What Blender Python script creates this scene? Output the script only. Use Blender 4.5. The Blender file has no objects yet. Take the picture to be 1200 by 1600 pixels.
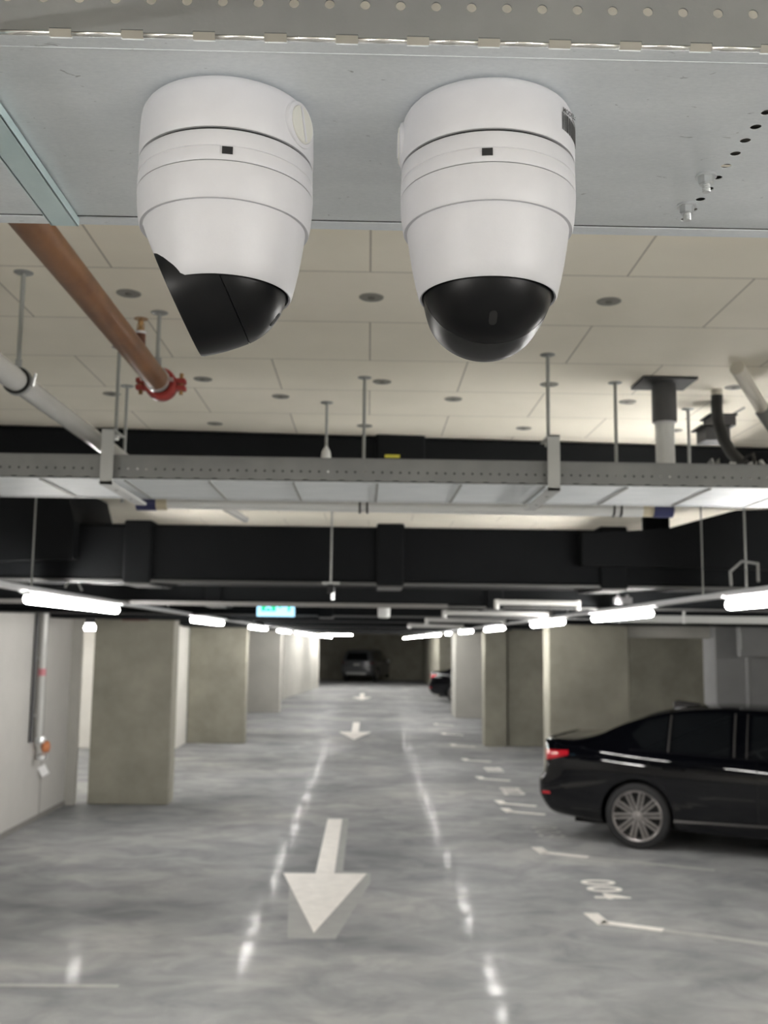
import bpy, bmesh, math, random
from mathutils import Vector, Matrix
random.seed(7)
PI = math.pi
sc = bpy.context.scene
col = sc.collection

# ------------------------------------------------------------------ camera
F = 1600.0
YAW, PITCH, ROLL = 0.0140, 0.1264, 0.012
CAM = Vector((0, 0, 2.08))
RM = Matrix.Rotation(-YAW, 3, 'Z') @ Matrix.Rotation(PI/2 + PITCH, 3, 'X') @ Matrix.Rotation(ROLL, 3, 'Z')

def ray(px, py):
    return RM @ Vector(((px-600)/F, -(py-800)/F, -1))
def atY(px, py, Y):
    d = ray(px, py); return CAM + d*(Y/d.y)
def atZ(px, py, Z):
    d = ray(px, py); return CAM + d*((Z-CAM.z)/d.z)

# ------------------------------------------------------------------ materials
MATS = {}
def node(nt, t, **kw):
    n = nt.nodes.new(t)
    for k, v in kw.items():
        try: n.inputs[k].default_value = v
        except Exception: setattr(n, k, v)
    return n
def mat(name, c1, c2=None, rough=0.5, metal=0.0, scale=(1,1,1), nscale=4.0, detail=6, bump=0.0, rough2=None, spec=0.5,
        coat=0.0, lo=0.35, hi=0.65, emit=None, es=0.0, bscale=None):
    if name in MATS: return MATS[name]
    m = bpy.data.materials.new(name); m.use_nodes = True
    nt = m.node_tree; b = nt.nodes['Principled BSDF']
    b.inputs['Roughness'].default_value = rough
    b.inputs['Metallic'].default_value = metal
    b.inputs['Specular IOR Level'].default_value = spec
    b.inputs['Coat Weight'].default_value = coat
    b.inputs['Coat Roughness'].default_value = 0.03
    b.inputs['Base Color'].default_value = (*c1, 1)
    if c2 or bump or rough2 is not None:
        tc = node(nt, 'ShaderNodeTexCoord'); mp = node(nt, 'ShaderNodeMapping', Scale=scale)
        nt.links.new(tc.outputs['Object'], mp.inputs['Vector'])
        nz = node(nt, 'ShaderNodeTexNoise', Scale=nscale, Detail=detail, Roughness=0.6)
        nt.links.new(mp.outputs[0], nz.inputs['Vector'])
        rp = node(nt, 'ShaderNodeMapRange'); rp.inputs[1].default_value = lo; rp.inputs[2].default_value = hi
        nt.links.new(nz.outputs['Fac'], rp.inputs[0])
        if c2:
            mx = node(nt, 'ShaderNodeMix', data_type='RGBA')
            mx.inputs[6].default_value = (*c1, 1); mx.inputs[7].default_value = (*c2, 1)
            nt.links.new(rp.outputs[0], mx.inputs[0]); nt.links.new(mx.outputs[2], b.inputs['Base Color'])
        if rough2 is not None:
            r2 = node(nt, 'ShaderNodeMapRange'); r2.inputs[3].default_value = rough; r2.inputs[4].default_value = rough2
            nt.links.new(rp.outputs[0], r2.inputs[0]); nt.links.new(r2.outputs[0], b.inputs['Roughness'])
        if bump:
            nb = nz
            if bscale:
                nb = node(nt, 'ShaderNodeTexNoise', Scale=bscale, Detail=4); nt.links.new(tc.outputs['Object'], nb.inputs['Vector'])
            bp = node(nt, 'ShaderNodeBump', Strength=bump, Distance=0.01)
            nt.links.new(nb.outputs['Fac'], bp.inputs['Height']); nt.links.new(bp.outputs[0], b.inputs['Normal'])
    if emit:
        b.inputs['Emission Color'].default_value = (*emit, 1); b.inputs['Emission Strength'].default_value = es
    MATS[name] = m
    return m

# plain materials
M_white = mat('white_plastic', (0.60,0.60,0.625), (0.63,0.63,0.655), rough=0.42, nscale=30, bump=0.02, bscale=600)
M_plug = mat('plug_plastic', (0.62,0.62,0.57), rough=0.5)
M_gap = mat('dark_gap', (0.01,0.01,0.01), rough=0.8)
M_ball = mat('black_satin_plastic', (0.0035,0.0038,0.0045), rough=0.36, spec=.25)
M_glossblack = mat('gloss_black_glass', (0.01,0.01,0.012), rough=0.06, coat=1.0)
M_ink = mat('printed_ink', (0.06,0.06,0.06), rough=0.6)
M_inkpale = mat('printed_ink_pale', (0.22,0.22,0.22), rough=0.6)
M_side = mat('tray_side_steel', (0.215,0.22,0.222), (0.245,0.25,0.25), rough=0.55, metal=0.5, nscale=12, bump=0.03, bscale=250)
M_lipbright = mat('polished_steel_edge', (0.82,0.81,0.78), rough=0.25, metal=1.0)
M_rod = mat('threaded_zinc_rod', (0.30,0.31,0.30), rough=0.5, metal=0.4)
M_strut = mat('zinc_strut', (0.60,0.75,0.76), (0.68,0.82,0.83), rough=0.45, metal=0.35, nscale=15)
M_bolt = mat('bright_zinc', (0.72,0.74,0.75), rough=0.28, metal=0.9)
M_orange = mat('rusty_orange_paint', (0.235,0.105,0.038), (0.13,0.052,0.018), rough=0.42, scale=(1,0.5,1), nscale=14, bump=0.08)
M_red = mat('red_coupling_paint', (0.36,0.04,0.03), (0.28,0.03,0.03), rough=0.45, nscale=20)
M_brass = mat('brass', (0.36,0.22,0.10), rough=0.45, metal=0.6)
M_pvc = mat('grey_pvc', (0.50,0.50,0.48), (0.55,0.55,0.53), rough=0.22, nscale=6)
M_whitepvc = mat('white_pvc', (0.68,0.69,0.68), rough=0.35)
M_beigepvc = mat('beige_pvc', (0.50,0.45,0.33), rough=0.5)
M_navy = mat('navy_coupling', (0.02,0.025,0.09), rough=0.4)
M_rubber = mat('black_rubber', (0.006,0.0065,0.007), rough=0.6)
M_duct = mat('black_duct_insulation', (0.0035,0.0042,0.0052), (0.005,0.006,0.0072), spec=.2, rough=0.8, nscale=3, bump=0.15, bscale=9)
M_ductlip = mat('duct_foil_rail', (0.10,0.10,0.10), rough=0.5, metal=0.4)
M_conc = mat('board_marked_concrete', (0.37,0.355,0.29), (0.225,0.215,0.175), rough=0.8, scale=(1,1,1), nscale=1.7, detail=9, bump=0.25, bscale=14, lo=.3, hi=.75)
M_concpale = mat('pale_concrete', (0.46,0.45,0.41), (0.38,0.37,0.335), rough=0.8, nscale=1.3, detail=8, bump=0.15, bscale=14, lo=.3, hi=.75)
M_greywall = mat('grey_panel_wall', (0.30,0.30,0.30), (0.26,0.26,0.26), rough=0.8, nscale=2)
M_leftwall = mat('pale_grey_wall', (0.50,0.485,0.46), (0.44,0.43,0.41), rough=0.75, nscale=1.2, detail=8, bump=0.1, bscale=12)
M_whitewall = mat('white_painted_wall', (0.76,0.74,0.69), (0.70,0.68,0.63), rough=0.75, nscale=2)
M_soffitshade = mat('soffit_shade_black', (0.02,0.02,0.02), rough=0.9)
M_mark = mat('white_road_paint', (0.90,0.865,0.81), (0.80,0.77,0.72), rough=0.4, spec=.05, nscale=8)
M_markold = mat('worn_road_paint', (0.42,0.41,0.40), (0.36,0.355,0.345), rough=0.4, spec=.05, nscale=9)
M_ghost = mat('overpainted_patch', (0.36,0.36,0.345), (0.32,0.32,0.31), rough=0.4, spec=0.04, nscale=6)
M_dot = mat('anchor_disc_grey', (0.24,0.235,0.21), rough=0.7)
M_dot2 = mat('anchor_disc_center', (0.15,0.145,0.13), rough=0.7)
M_trunk = mat('lighting_trunking', (0.45,0.46,0.47), rough=0.4, metal=0.2)
M_lamp = mat('led_diffuser', (0.9,0.9,0.9), rough=0.4, emit=(1.0,0.975,0.935), es=88.0)
M_paint = mat('black_car_paint', (0.002,0.0022,0.0035), rough=0.3, coat=1.0, spec=.0)
M_greypaint = mat('grey_car_paint', (0.13,0.135,0.145), rough=0.3, metal=0.3, coat=1.0)
M_carglass = mat('tinted_car_glass', (0.006,0.007,0.008), rough=0.05, coat=0.5)
M_tyre = mat('tyre_rubber', (0.016,0.016,0.017), rough=0.75)
M_rim = mat('alloy_rim', (0.36,0.34,0.33), rough=0.32, metal=0.85)
M_rimdark = mat('rim_shadow_black', (0.012,0.012,0.012), rough=0.7)
M_tail = mat('red_tail_lens', (0.45,0.01,0.02), rough=0.12, coat=1.0, emit=(0.8,0.02,0.03), es=0.04)  # faint emission stands in for light thrown back by the lens
M_trim = mat('dark_trim', (0.10,0.095,0.09), rough=0.35, metal=0.5)
M_under = mat('underbody_black', (0.008,0.008,0.008), rough=0.9)
M_plate = mat('number_plate', (0.6,0.6,0.58), rough=0.4)
M_green = mat('exit_green', (0.0,0.5,0.25), rough=0.4, emit=(0.0,0.55,0.22), es=1.3)
M_exitglow = mat('exit_acrylic', (0.55,0.8,0.95), rough=0.3, emit=(0.35,0.70,0.95), es=1.25)
M_valve = mat('orange_valve', (0.55,0.20,0.08), rough=0.5)
M_tagw = mat('white_tag', (0.85,0.85,0.85), rough=0.6)
M_pinksticker = mat('pink_sticker', (0.55,0.20,0.22), rough=0.6)
M_redbox = mat('brown_red_box', (0.12,0.04,0.03), rough=0.6)
M_yellow = mat('yellow_sticker', (0.55,0.5,0.05), rough=0.6)
M_cable = mat('cable_black', (0.015,0.015,0.016), rough=0.55)
M_flange = mat('grey_collar', (0.075,0.075,0.078), rough=0.6)
M_hangerpaint = mat('pale_hanger_steel', (0.46,0.47,0.46), rough=0.5, metal=0.3)

def galv():
    m = bpy.data.materials.new('galvanised_tray_steel'); m.use_nodes = True
    nt = m.node_tree; b = nt.nodes['Principled BSDF']
    tc = node(nt, 'ShaderNodeTexCoord')
    mp = node(nt, 'ShaderNodeMapping', Scale=(1, 2.2, 1)); nt.links.new(tc.outputs['Object'], mp.inputs['Vector'])
    n1 = node(nt, 'ShaderNodeTexNoise', Scale=9, Detail=5); n2 = node(nt, 'ShaderNodeTexNoise', Scale=160, Detail=4, Roughness=.7)
    n3 = node(nt, 'ShaderNodeTexNoise', Scale=38, Detail=3, Distortion=1.5)
    for n in (n1, n2, n3): nt.links.new(mp.outputs[0], n.inputs['Vector'])
    a = node(nt, 'ShaderNodeMath', operation='ADD'); nt.links.new(n1.outputs['Fac'], a.inputs[0]); nt.links.new(n2.outputs['Fac'], a.inputs[1])
    cr = node(nt, 'ShaderNodeValToRGB'); cr.color_ramp.elements[0].position = .35; cr.color_ramp.elements[0].color = (.72,.76,.785,1)
    cr.color_ramp.elements[1].position = .68; cr.color_ramp.elements[1].color = (.85,.885,.905,1)
    h = node(nt, 'ShaderNodeMath', operation='MULTIPLY'); h.inputs[1].default_value = .5
    nt.links.new(a.outputs[0], h.inputs[0]); nt.links.new(h.outputs[0], cr.inputs[0])
    # a few dark scuffs
    s = node(nt, 'ShaderNodeValToRGB'); s.color_ramp.elements[0].position = .70; s.color_ramp.elements[0].color = (1,1,1,1)
    s.color_ramp.elements[1].position = .75; s.color_ramp.elements[1].color = (.55,.55,.55,1)
    nt.links.new(n3.outputs['Fac'], s.inputs[0])
    mx = node(nt, 'ShaderNodeMix', data_type='RGBA', blend_type='MULTIPLY'); mx.inputs[0].default_value = 1
    nt.links.new(cr.outputs[0], mx.inputs[6]); nt.links.new(s.outputs[0], mx.inputs[7]); nt.links.new(mx.outputs[2], b.inputs['Base Color'])
    b.inputs['Metallic'].default_value = .1; b.inputs['Roughness'].default_value = .5
    bp = node(nt, 'ShaderNodeBump', Strength=.08, Distance=.001); nt.links.new(n2.outputs['Fac'], bp.inputs['Height']); nt.links.new(bp.outputs[0], b.inputs['Normal'])
    return m
M_galv = galv()

GL = []
def floor_mat():
    m = bpy.data.materials.new('polished_concrete_floor'); m.use_nodes = True
    nt = m.node_tree; b = nt.nodes['Principled BSDF']; L = nt.links.new
    tc = node(nt, 'ShaderNodeTexCoord')
    mp = node(nt, 'ShaderNodeMapping', Scale=(.75, 1.0, 1)); L(tc.outputs['Object'], mp.inputs['Vector'])
    n1 = node(nt, 'ShaderNodeTexNoise', Scale=.55, Detail=8, Roughness=.62, Distortion=.4)
    n2 = node(nt, 'ShaderNodeTexNoise', Scale=2.6, Detail=8, Roughness=.6, Distortion=.8)
    n3 = node(nt, 'ShaderNodeTexNoise', Scale=40, Detail=3)
    for n in (n1, n2, n3): L(mp.outputs[0], n.inputs['Vector'])
    c1 = node(nt, 'ShaderNodeValToRGB'); e = c1.color_ramp.elements
    e[0].position = .34; e[0].color = (.225,.230,.238,1); e[1].position = .66; e[1].color = (.402,.402,.392,1)
    x = e.new(.5); x.color = (.303,.308,.314,1)
    c2 = node(nt, 'ShaderNodeValToRGB'); e = c2.color_ramp.elements
    e[0].position = .36; e[0].color = (.80,.80,.81,1); e[1].position = .62; e[1].color = (1.12,1.11,1.09,1)
    L(n1.outputs['Fac'], c1.inputs[0]); L(n2.outputs['Fac'], c2.inputs[0])
    mx = node(nt, 'ShaderNodeMix', data_type='RGBA', blend_type='MULTIPLY'); mx.inputs[0].default_value = 1
    L(c1.outputs[0], mx.inputs[6]); L(c2.outputs[0], mx.inputs[7]); L(mx.outputs[2], b.inputs['Base Color'])
    r = node(nt, 'ShaderNodeMapRange'); r.inputs[1].default_value = .3; r.inputs[2].default_value = .7
    r.inputs[3].default_value = .07; r.inputs[4].default_value = .17
    L(n2.outputs['Fac'], r.inputs[0]); L(r.outputs[0], b.inputs['Roughness'])
    b.inputs['Specular IOR Level'].default_value = 0
    out = nt.nodes['Material Output']; prev = b.outputs[0]
    for ro, fa in ((.10, .018), (.33, .034)):
        g = node(nt, 'ShaderNodeBsdfGlossy', Roughness=ro); ms_ = node(nt, 'ShaderNodeMixShader'); ms_.inputs[0].default_value = fa
        if ro < .2:
            fr_ = node(nt, 'ShaderNodeMapRange'); fr_.inputs[1].default_value = .38; fr_.inputs[2].default_value = .62; fr_.inputs[3].default_value = .004; fr_.inputs[4].default_value = .036
            nb_ = node(nt, 'ShaderNodeTexNoise', Scale=3.4, Detail=3); L(tc.outputs['Object'], nb_.inputs['Vector']); L(nb_.outputs['Fac'], fr_.inputs[0]); L(fr_.outputs[0], ms_.inputs[0])
        L(prev, ms_.inputs[1]); L(g.outputs[0], ms_.inputs[2]); prev = ms_.outputs[0]; gl = g
        GL.append(g)
    L(prev, out.inputs['Surface'])
    bp = node(nt, 'ShaderNodeBump', Strength=.12, Distance=.004); L(n2.outputs['Fac'], bp.inputs['Height']); L(bp.outputs[0], b.inputs['Normal'])
    for g in GL: L(bp.outputs[0], g.inputs['Normal'])
    return m
M_floor = floor_mat()

def ceil_mat():
    m = bpy.data.materials.new('insulated_ceiling_panels'); m.use_nodes = True
    nt = m.node_tree; b = nt.nodes['Principled BSDF']; L = nt.links.new
    tc = node(nt, 'ShaderNodeTexCoord')
    mp = node(nt, 'ShaderNodeMapping'); mp.inputs['Location'].default_value = (.583*8+.006, -2.2295+.3667*20, 0)
    L(tc.outputs['Object'], mp.inputs['Vector'])
    br = node(nt, 'ShaderNodeTexBrick'); br.offset = .5; br.offset_frequency = 2; br.squash = 1
    br.inputs['Color1'].default_value = (.90,.855,.74,1); br.inputs['Color2'].default_value = (.87,.825,.72,1)
    br.inputs['Mortar'].default_value = (.42,.39,.33,1); br.inputs['Scale'].default_value = 1
    br.inputs['Mortar Size'].default_value = .0021; br.inputs['Mortar Smooth'].default_value = .1
    br.inputs['Brick Width'].default_value = .583; br.inputs['Row Height'].default_value = .3667
    L(mp.outputs[0], br.inputs['Vector'])
    n = node(nt, 'ShaderNodeTexNoise', Scale=2.2, Detail=6); L(tc.outputs['Object'], n.inputs['Vector'])
    c = node(nt, 'ShaderNodeValToRGB'); c.color_ramp.elements[0].position = .3; c.color_ramp.elements[0].color = (.90,.90,.89,1)
    c.color_ramp.elements[1].position = .7; c.color_ramp.elements[1].color = (1.03,1.03,1.03,1); L(n.outputs['Fac'], c.inputs[0])
    mx = node(nt, 'ShaderNodeMix', data_type='RGBA', blend_type='MULTIPLY'); mx.inputs[0].default_value = 1
    L(br.outputs['Color'], mx.inputs[6]); L(c.outputs[0], mx.inputs[7]); L(mx.outputs[2], b.inputs['Base Color'])
    b.inputs['Roughness'].default_value = .85
    return m
M_ceil = ceil_mat()

# ------------------------------------------------------------------ mesh helpers
class MB:
    def __init__(s): s.bm = bmesh.new()
    def box(s, x0, x1, y0, y1, z0, z1, rot=0, piv=None):
        vs = [Vector((x, y, z)) for z in (z0, z1) for y in (y0, y1) for x in (x0, x1)]
        if rot:
            p = Vector(piv or ((x0+x1)/2, (y0+y1)/2, 0)); R = Matrix.Rotation(rot, 3, 'Z')
            vs = [R @ (v-p) + p for v in vs]
        v = [s.bm.verts.new(q) for q in vs]
        for f in ((0,2,3,1),(4,5,7,6),(0,1,5,4),(2,6,7,3),(0,4,6,2),(1,3,7,5)):
            s.bm.faces.new([v[i] for i in f])
        return s
    def obox(s, c, ux, uy, uz):
        "box from centre and three half-vectors"
        c, ux, uy, uz = map(Vector, (c, ux, uy, uz))
        v = [s.bm.verts.new(c + ux*i + uy*j + uz*k) for k in (-1,1) for j in (-1,1) for i in (-1,1)]
        for f in ((0,2,3,1),(4,5,7,6),(0,1,5,4),(2,6,7,3),(0,4,6,2),(1,3,7,5)):
            s.bm.faces.new([v[i] for i in f])
        return s
    def tube(s, pts, r, seg=14, caps=True):
        pts = [Vector(p) for p in pts]; rs = r if isinstance(r, (list, tuple)) else [r]*len(pts)
        rings = []; up = None
        for i, p in enumerate(pts):
            t = (pts[min(i+1, len(pts)-1)] - pts[max(i-1, 0)])
            if t.length < 1e-9: t = Vector((0,0,1))
            t.normalize()
            if up is None: up = Vector((0,0,1)) if abs(t.z) < .9 else Vector((1,0,0))
            a = t.cross(up)
            if a.length < 1e-6: a = t.cross(Vector((0,1,0)))
            a.normalize(); b = a.cross(t).normalized(); up = b
            rings.append([s.bm.verts.new(p + (a*math.cos(2*PI*k/seg) + b*math.sin(2*PI*k/seg))*rs[i]) for k in range(seg)])
        for A, B in zip(rings, rings[1:]):
            for k in range(seg): s.bm.faces.new([A[k], A[(k+1)%seg], B[(k+1)%seg], B[k]])
        if caps:
            s.bm.faces.new(list(reversed(rings[0]))); s.bm.faces.new(rings[-1])
        return s
    def lathe(s, prof, c=(0,0,0), axis=(0,0,1), seg=64, caps=True, dz=None, arc=None):
        "prof = [(r, h)]; dz(angle, i) may move a ring point along the axis"
        c = Vector(c); ax = Vector(axis).normalized()
        if abs(ax.z) > .999: a = Vector((1,0,0)); b = Vector((0,1,0)) * (1 if ax.z > 0 else -1)
        else: a = Vector((0,0,1)).cross(ax).normalized(); b = ax.cross(a)
        rings = []
        for i, (r, h) in enumerate(prof):
            ring = []
            for k in range(seg):
                t = 2*PI*k/seg
                if isinstance(r, (int, float)): rr = max(r, 1e-5)
                hh = h + (dz(t, i) if dz else 0)
                ring.append(s.bm.verts.new(c + a*math.cos(t)*rr + b*math.sin(t)*rr + ax*hh))
            rings.append(ring)
        for A, B in zip(rings, rings[1:]):
            for k in range(seg): s.bm.faces.new([A[k], A[(k+1)%seg], B[(k+1)%seg], B[k]])
        if caps:
            s.bm.faces.new(list(reversed(rings[0]))); s.bm.faces.new(rings[-1])
        return s
    def prism(s, poly, z0, z1):
        A = [s.bm.verts.new((x, y, z0)) for x, y in poly]; B = [s.bm.verts.new((x, y, z1)) for x, y in poly]
        n = len(poly)
        s.bm.faces.new(list(reversed(A))); s.bm.faces.new(B)
        for i in range(n): s.bm.faces.new([A[i], A[(i+1)%n], B[(i+1)%n], B[i]])
        return s
    def extr(s, poly3, d):
        "polygon of 3D points extruded by vector d"
        d = Vector(d); A = [s.bm.verts.new(Vector(p)) for p in poly3]; B = [s.bm.verts.new(Vector(p)+d) for p in poly3]
        n = len(A); s.bm.faces.new(A); s.bm.faces.new(list(reversed(B)))
        for i in range(n): s.bm.faces.new([A[i], B[i], B[(i+1)%n], A[(i+1)%n]])
        return s
    def build(s, name, m, parent=None, smooth=True, bevel=0, ang=38, bseg=2):
        bmesh.ops.recalc_face_normals(s.bm, faces=s.bm.faces)
        me = bpy.data.meshes.new(name); s.bm.to_mesh(me); s.bm.free()
        me.materials.append(m)
        o = bpy.data.objects.new(name, me); col.objects.link(o)
        if smooth:
            me.shade_smooth()
            try: me.set_sharp_from_angle(angle=math.radians(ang))
            except Exception: pass
        if bevel:
            bv = o.modifiers.new('bevel', 'BEVEL'); bv.width = bevel; bv.segments = bseg; bv.limit_method = 'ANGLE'; bv.angle_limit = math.radians(40)
        if parent: o.parent = parent
        return o
def tag(o, label=None, cat=None, group=None, kind=None):
    if label: o['label'] = label
    if cat: o['category'] = cat
    if group: o['group'] = group
    if kind: o['kind'] = kind
    return o
def empty(name, loc, label, cat, group=None, rz=0):
    o = bpy.data.objects.new(name, None); col.objects.link(o); o.empty_display_size = .1
    o.location = loc; o.rotation_euler.z = rz
    return tag(o, label, cat, group)
def kids(o): return [c for c in bpy.data.objects if c.parent == o]
def copy_tree(o, label=None, parent=None):
    c = o.copy(); col.objects.link(c)
    if parent: c.parent = parent
    if label: c['label'] = label
    for ch in kids(o): copy_tree(ch, None, c)
    return c
def struct(mb, name, m, label=None, **k):
    return tag(mb.build(name, m, **k), label, None, None, 'structure')

# ================================================================== SETTING
CZ = 2.91
struct(MB().box(-11, 11, -14, 60, -.1, 0), 'floor', M_floor, 'polished grey concrete garage floor', smooth=False)
struct(MB().box(-11, 11, -14, 60, CZ, CZ+.15), 'ceiling', M_ceil, 'beige ceiling of jointed insulation panels', smooth=False)
struct(MB().box(-11.2, -11, -14, 60, 0, CZ), 'wall_left', M_concpale, 'outer side wall of the garage', smooth=False)
struct(MB().box(11, 11.2, -14, 60, 0, CZ), 'wall_right', M_concpale, 'opposite outer side wall of the garage', smooth=False)
struct(MB().box(-11, 11, -14.2, -14, 0, CZ), 'wall_back', M_concpale, 'garage wall behind the camera', smooth=False)
struct(MB().box(-11, 11, 57.5, 57.7, 0, CZ), 'wall_front', M_conc, 'far end wall of the garage', smooth=False)
# left
struct(MB().box(-4.15, -3.8, -14, 13.3, 0, CZ), 'wall_near_left', M_leftwall, 'pale grey wall with the vertical pipe', smooth=False)
struct(MB().box(-3.53, -2.51, 13.38, 13.75, 0, CZ), 'column', M_conc, 'first broad concrete column beside the pale grey wall', bevel=.012)
struct(MB().box(-9.5, -3.68, 20.1, 21.3, 0, CZ), 'wall_white_block', M_whitewall, 'white painted wall block behind the first column', smooth=False)
struct(MB().box(-3.66, -2.49, 21.3, 21.65, 0, CZ), 'column', M_conc, 'second concrete column joined to the white wall block', bevel=.012)
struct(MB().box(-9, -2.56, 30.5, 31.0, 0, CZ), 'column', M_concpale, 'third concrete column on the exit sign side', bevel=.012)
struct(MB().prism([(-3.9,37.5),(-3.04,37.5),(-2.3,46.4),(-2.3,47.0),(-3.9,47.0)], 0, CZ), 'wall_diagonal', M_concpale, 'slanting concrete wall before the far end', smooth=False)
struct(MB().box(-3.9, -2.25, 47.05, 47.8, 0, CZ), 'column', M_whitewall, 'pale narrow pier at the end of the slanting wall', smooth=False)
# right
struct(MB().box(2.37, 3.42, 13.5, 13.95, 0, CZ), 'column', M_conc, 'broad dark concrete column behind the black sedan', bevel=.012)
struct(MB().box(4.53, 9, 13.4, 13.9, 0, CZ), 'wall_grey_panel', M_greywall, 'flat grey wall beyond the sedan roof', smooth=False)
struct(MB().box(3.42, 4.53, 13.6, 13.85, 2.18, CZ), 'trim_lintel', M_concpale, 'pale lintel over the opening behind the sedan', smooth=False)
struct(MB().box(2.40, 2.86, 21.25, 21.7, 0, CZ), 'column', M_conc, 'narrow concrete column with a groove beside it', bevel=.012)
struct(MB().box(2.90, 11, 21.35, 21.65, 0, CZ), 'wall_second_bay', M_conc, 'concrete wall of the second bay', smooth=False)
struct(MB().box(2.47, 3.5, 29.2, 30.5, 0, CZ), 'column', M_concpale, 'pale concrete column in front of the distant dark cars', bevel=.012)
struct(MB().box(2.8, 4.2, 40.8, 42.4, 0, CZ), 'column', M_conc, 'distant concrete column behind the distant black car', smooth=False)
struct(MB().box(3.06, 3.4, 46.8, 57.5, 0, CZ), 'wall_far_side', M_conc, 'side wall near the far end', smooth=False)
struct(MB().box(9, 9.3, 13.9, 21.35, 0, CZ), 'wall_bay_side', M_conc, 'side wall of the bay behind the sedan', smooth=False)

struct(MB().box(-3.86, -3.68, 13.3, 13.42, 0, CZ), 'trim_wall_end', M_concpale, 'pale end post of the near wall', smooth=False)
# dark strip giving the near left wall a painted shadow line at its foot
struct(MB().box(-3.8, -3.788, -5, 13.3, 0, .055), 'baseboard_shade', mat('shadow_line_grey', (.22,.21,.20), rough=.8), 'dark grey strip painted as the shadow line along the pale wall', smooth=False)
for i, y in enumerate((10.3, 8.3, 12.3)):
    struct(MB().box(-3.802, -3.797, y, y+.012, .05, CZ), 'trim_%d' % (i+1), mat('joint_dark', (.2,.19,.18), rough=.9), 'vertical wall panel joint', smooth=False)

# ---------------- ceiling anchor discs
def disc(X, Y, lab):
    t = empty('ceiling_anchor_disc', (X, Y, CZ), lab, 'anchor disc', 'grey anchor discs in the ceiling panels')
    MB().lathe([(.001,-.0015),(.028,-.0025),(.030,-.001),(.030,.002)], seg=28).build('plate', M_dot, t)
    MB().lathe([(.0005,-.0045),(.007,-.0045),(.009,-.0025)], seg=16).build('screw_cap', M_dot2, t)
rows = [(2.40, (-1.16,-.59,-.003,.575,1.16)), (3.21, (-1.12,-.54,.034,.572,1.17)), (3.43, (-.885,-.310,.281,.88,1.46)), (3.89, (-1.17,-.602,-.024,.593,1.18))]
first = None
for Y, xs in rows:
    for X in xs:
        if first is None:
            disc(X, Y, 'round grey anchor disc screwed flat into the beige ceiling'); first = kids
            proto_disc = [o for o in bpy.data.objects if o.name.startswith('ceiling_anchor_disc')][0]
        else:
            c = copy_tree(proto_disc); c.location = (X, Y, CZ)

# ---------------- floor markings
ARROW = [(-.085,4.77),(.085,4.77),(.085,1.9),(.375,1.9),(0,0),(-.375,1.9),(-.085,1.9)]
def arrow(x, y, lab, w=.003):
    o = MB().prism([(px, py) for px, py in ARROW], 0, w).build('floor_arrow', M_mark, smooth=False)
    o.location = (x, y, 0.001); tag(o, lab, 'floor marking', 'white direction arrows down the aisle'); return o
a = arrow(-.36, 7.69, 'white painted direction arrow nearest in the aisle over a worn patch')
b = a.copy(); col.objects.link(b); b.location = (-.27, 22.35, .001); b['label'] = 'smaller-looking white aisle arrow midway to the silver grey car'
b = a.copy(); col.objects.link(b); b.location = (-.2, 37.5, .001); b['label'] = 'most distant white aisle arrow just before the silver grey car'
tag(MB().prism([(-.54,7.55),(-.20,7.55),(.05,9.25),(.05,9.62),(-.2,9.7),(-.2,12.5),(-.3,12.5),(-.45,9.6),(-.66,9.3)], 0, .001).build('overpainted_patch', M_ghost, smooth=False),
    'pale grey overpainted patch around the nearest white arrow', 'floor marking')
SK = math.radians(27)
ax = Vector((math.cos(SK), -math.sin(SK), 0))
def stall_mark(Y, lab, armlen=.46, near=True):
    t = empty('stall_corner_mark', (1.73, Y, 0), lab, 'floor marking', 'white corner marks of the parking stalls')
    MB().prism([(-.02,.17),(.09,.17),(.11,0),(.11,-.1),(0.02,-.16)], .001, .004).build('corner_bar', M_mark, t, smooth=False)
    n = Vector((ax.y, -ax.x, 0)) * .045
    p0 = Vector((.06,-.08,0)); p1 = p0 + ax*armlen
    MB().prism([(p0-n).to_2d(), (p1-n).to_2d(), (p1+n).to_2d(), (p0+n).to_2d()], .001, .004).build('arm_line', M_mark, t, smooth=False)
    if near:
        p2 = p1 + ax*1.2
        tag(MB().prism([(p1-n).to_2d(), (p2-n).to_2d(), (p2+n).to_2d(), (p1+n).to_2d()], .0008, .002).build('faded_line', M_markold, t, smooth=False), 'worn grey end of the line')
marks = [(8.12, 'white stall corner mark nearest, past the number 004'), (10.7, 'white stall corner mark between the sedan wheel and number 004'),
         (13.2, 'white stall corner mark beside the sedan bumper'), (13.85, 'second of two close white marks beside the sedan bumper'),
         (16.3, 'white stall mark next beyond the two close marks'), (18.8, 'white stall mark in front of the grooved column'),
         (21.4, 'white stall mark level with the grooved column'), (24.0, 'white stall mark beyond the grooved column'), (26.8, 'white stall mark before the pale column')]
for i, (y, l) in enumerate(marks): stall_mark(y, l, near=i < 2)
def text_mesh(name, c, m):
    tmp = bpy.data.objects.new('tmp', c); col.objects.link(tmp)
    bpy.context.view_layer.update()
    me = bpy.data.meshes.new_from_object(tmp.evaluated_get(bpy.context.evaluated_depsgraph_get())); me.name = name
    bpy.data.objects.remove(tmp); bpy.data.curves.remove(c)
    me.materials.clear(); me.materials.append(m)
    o = bpy.data.objects.new(name, me); col.objects.link(o); return o
def number(txt, x, y, lab, m, sz=.42):
    c = bpy.data.curves.new('stall_number', 'FONT'); c.body = txt; c.size = sz; c.align_x = 'CENTER'; c.align_y = 'CENTER'; c.extrude = .001
    c.offset = .004; c.space_character = 1.18; c.materials.append(m)
    o = text_mesh('stall_number', c, m); o.location = (x, y, .002); o.rotation_euler.z = -PI/2
    return tag(o, lab, 'floor marking')
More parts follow.
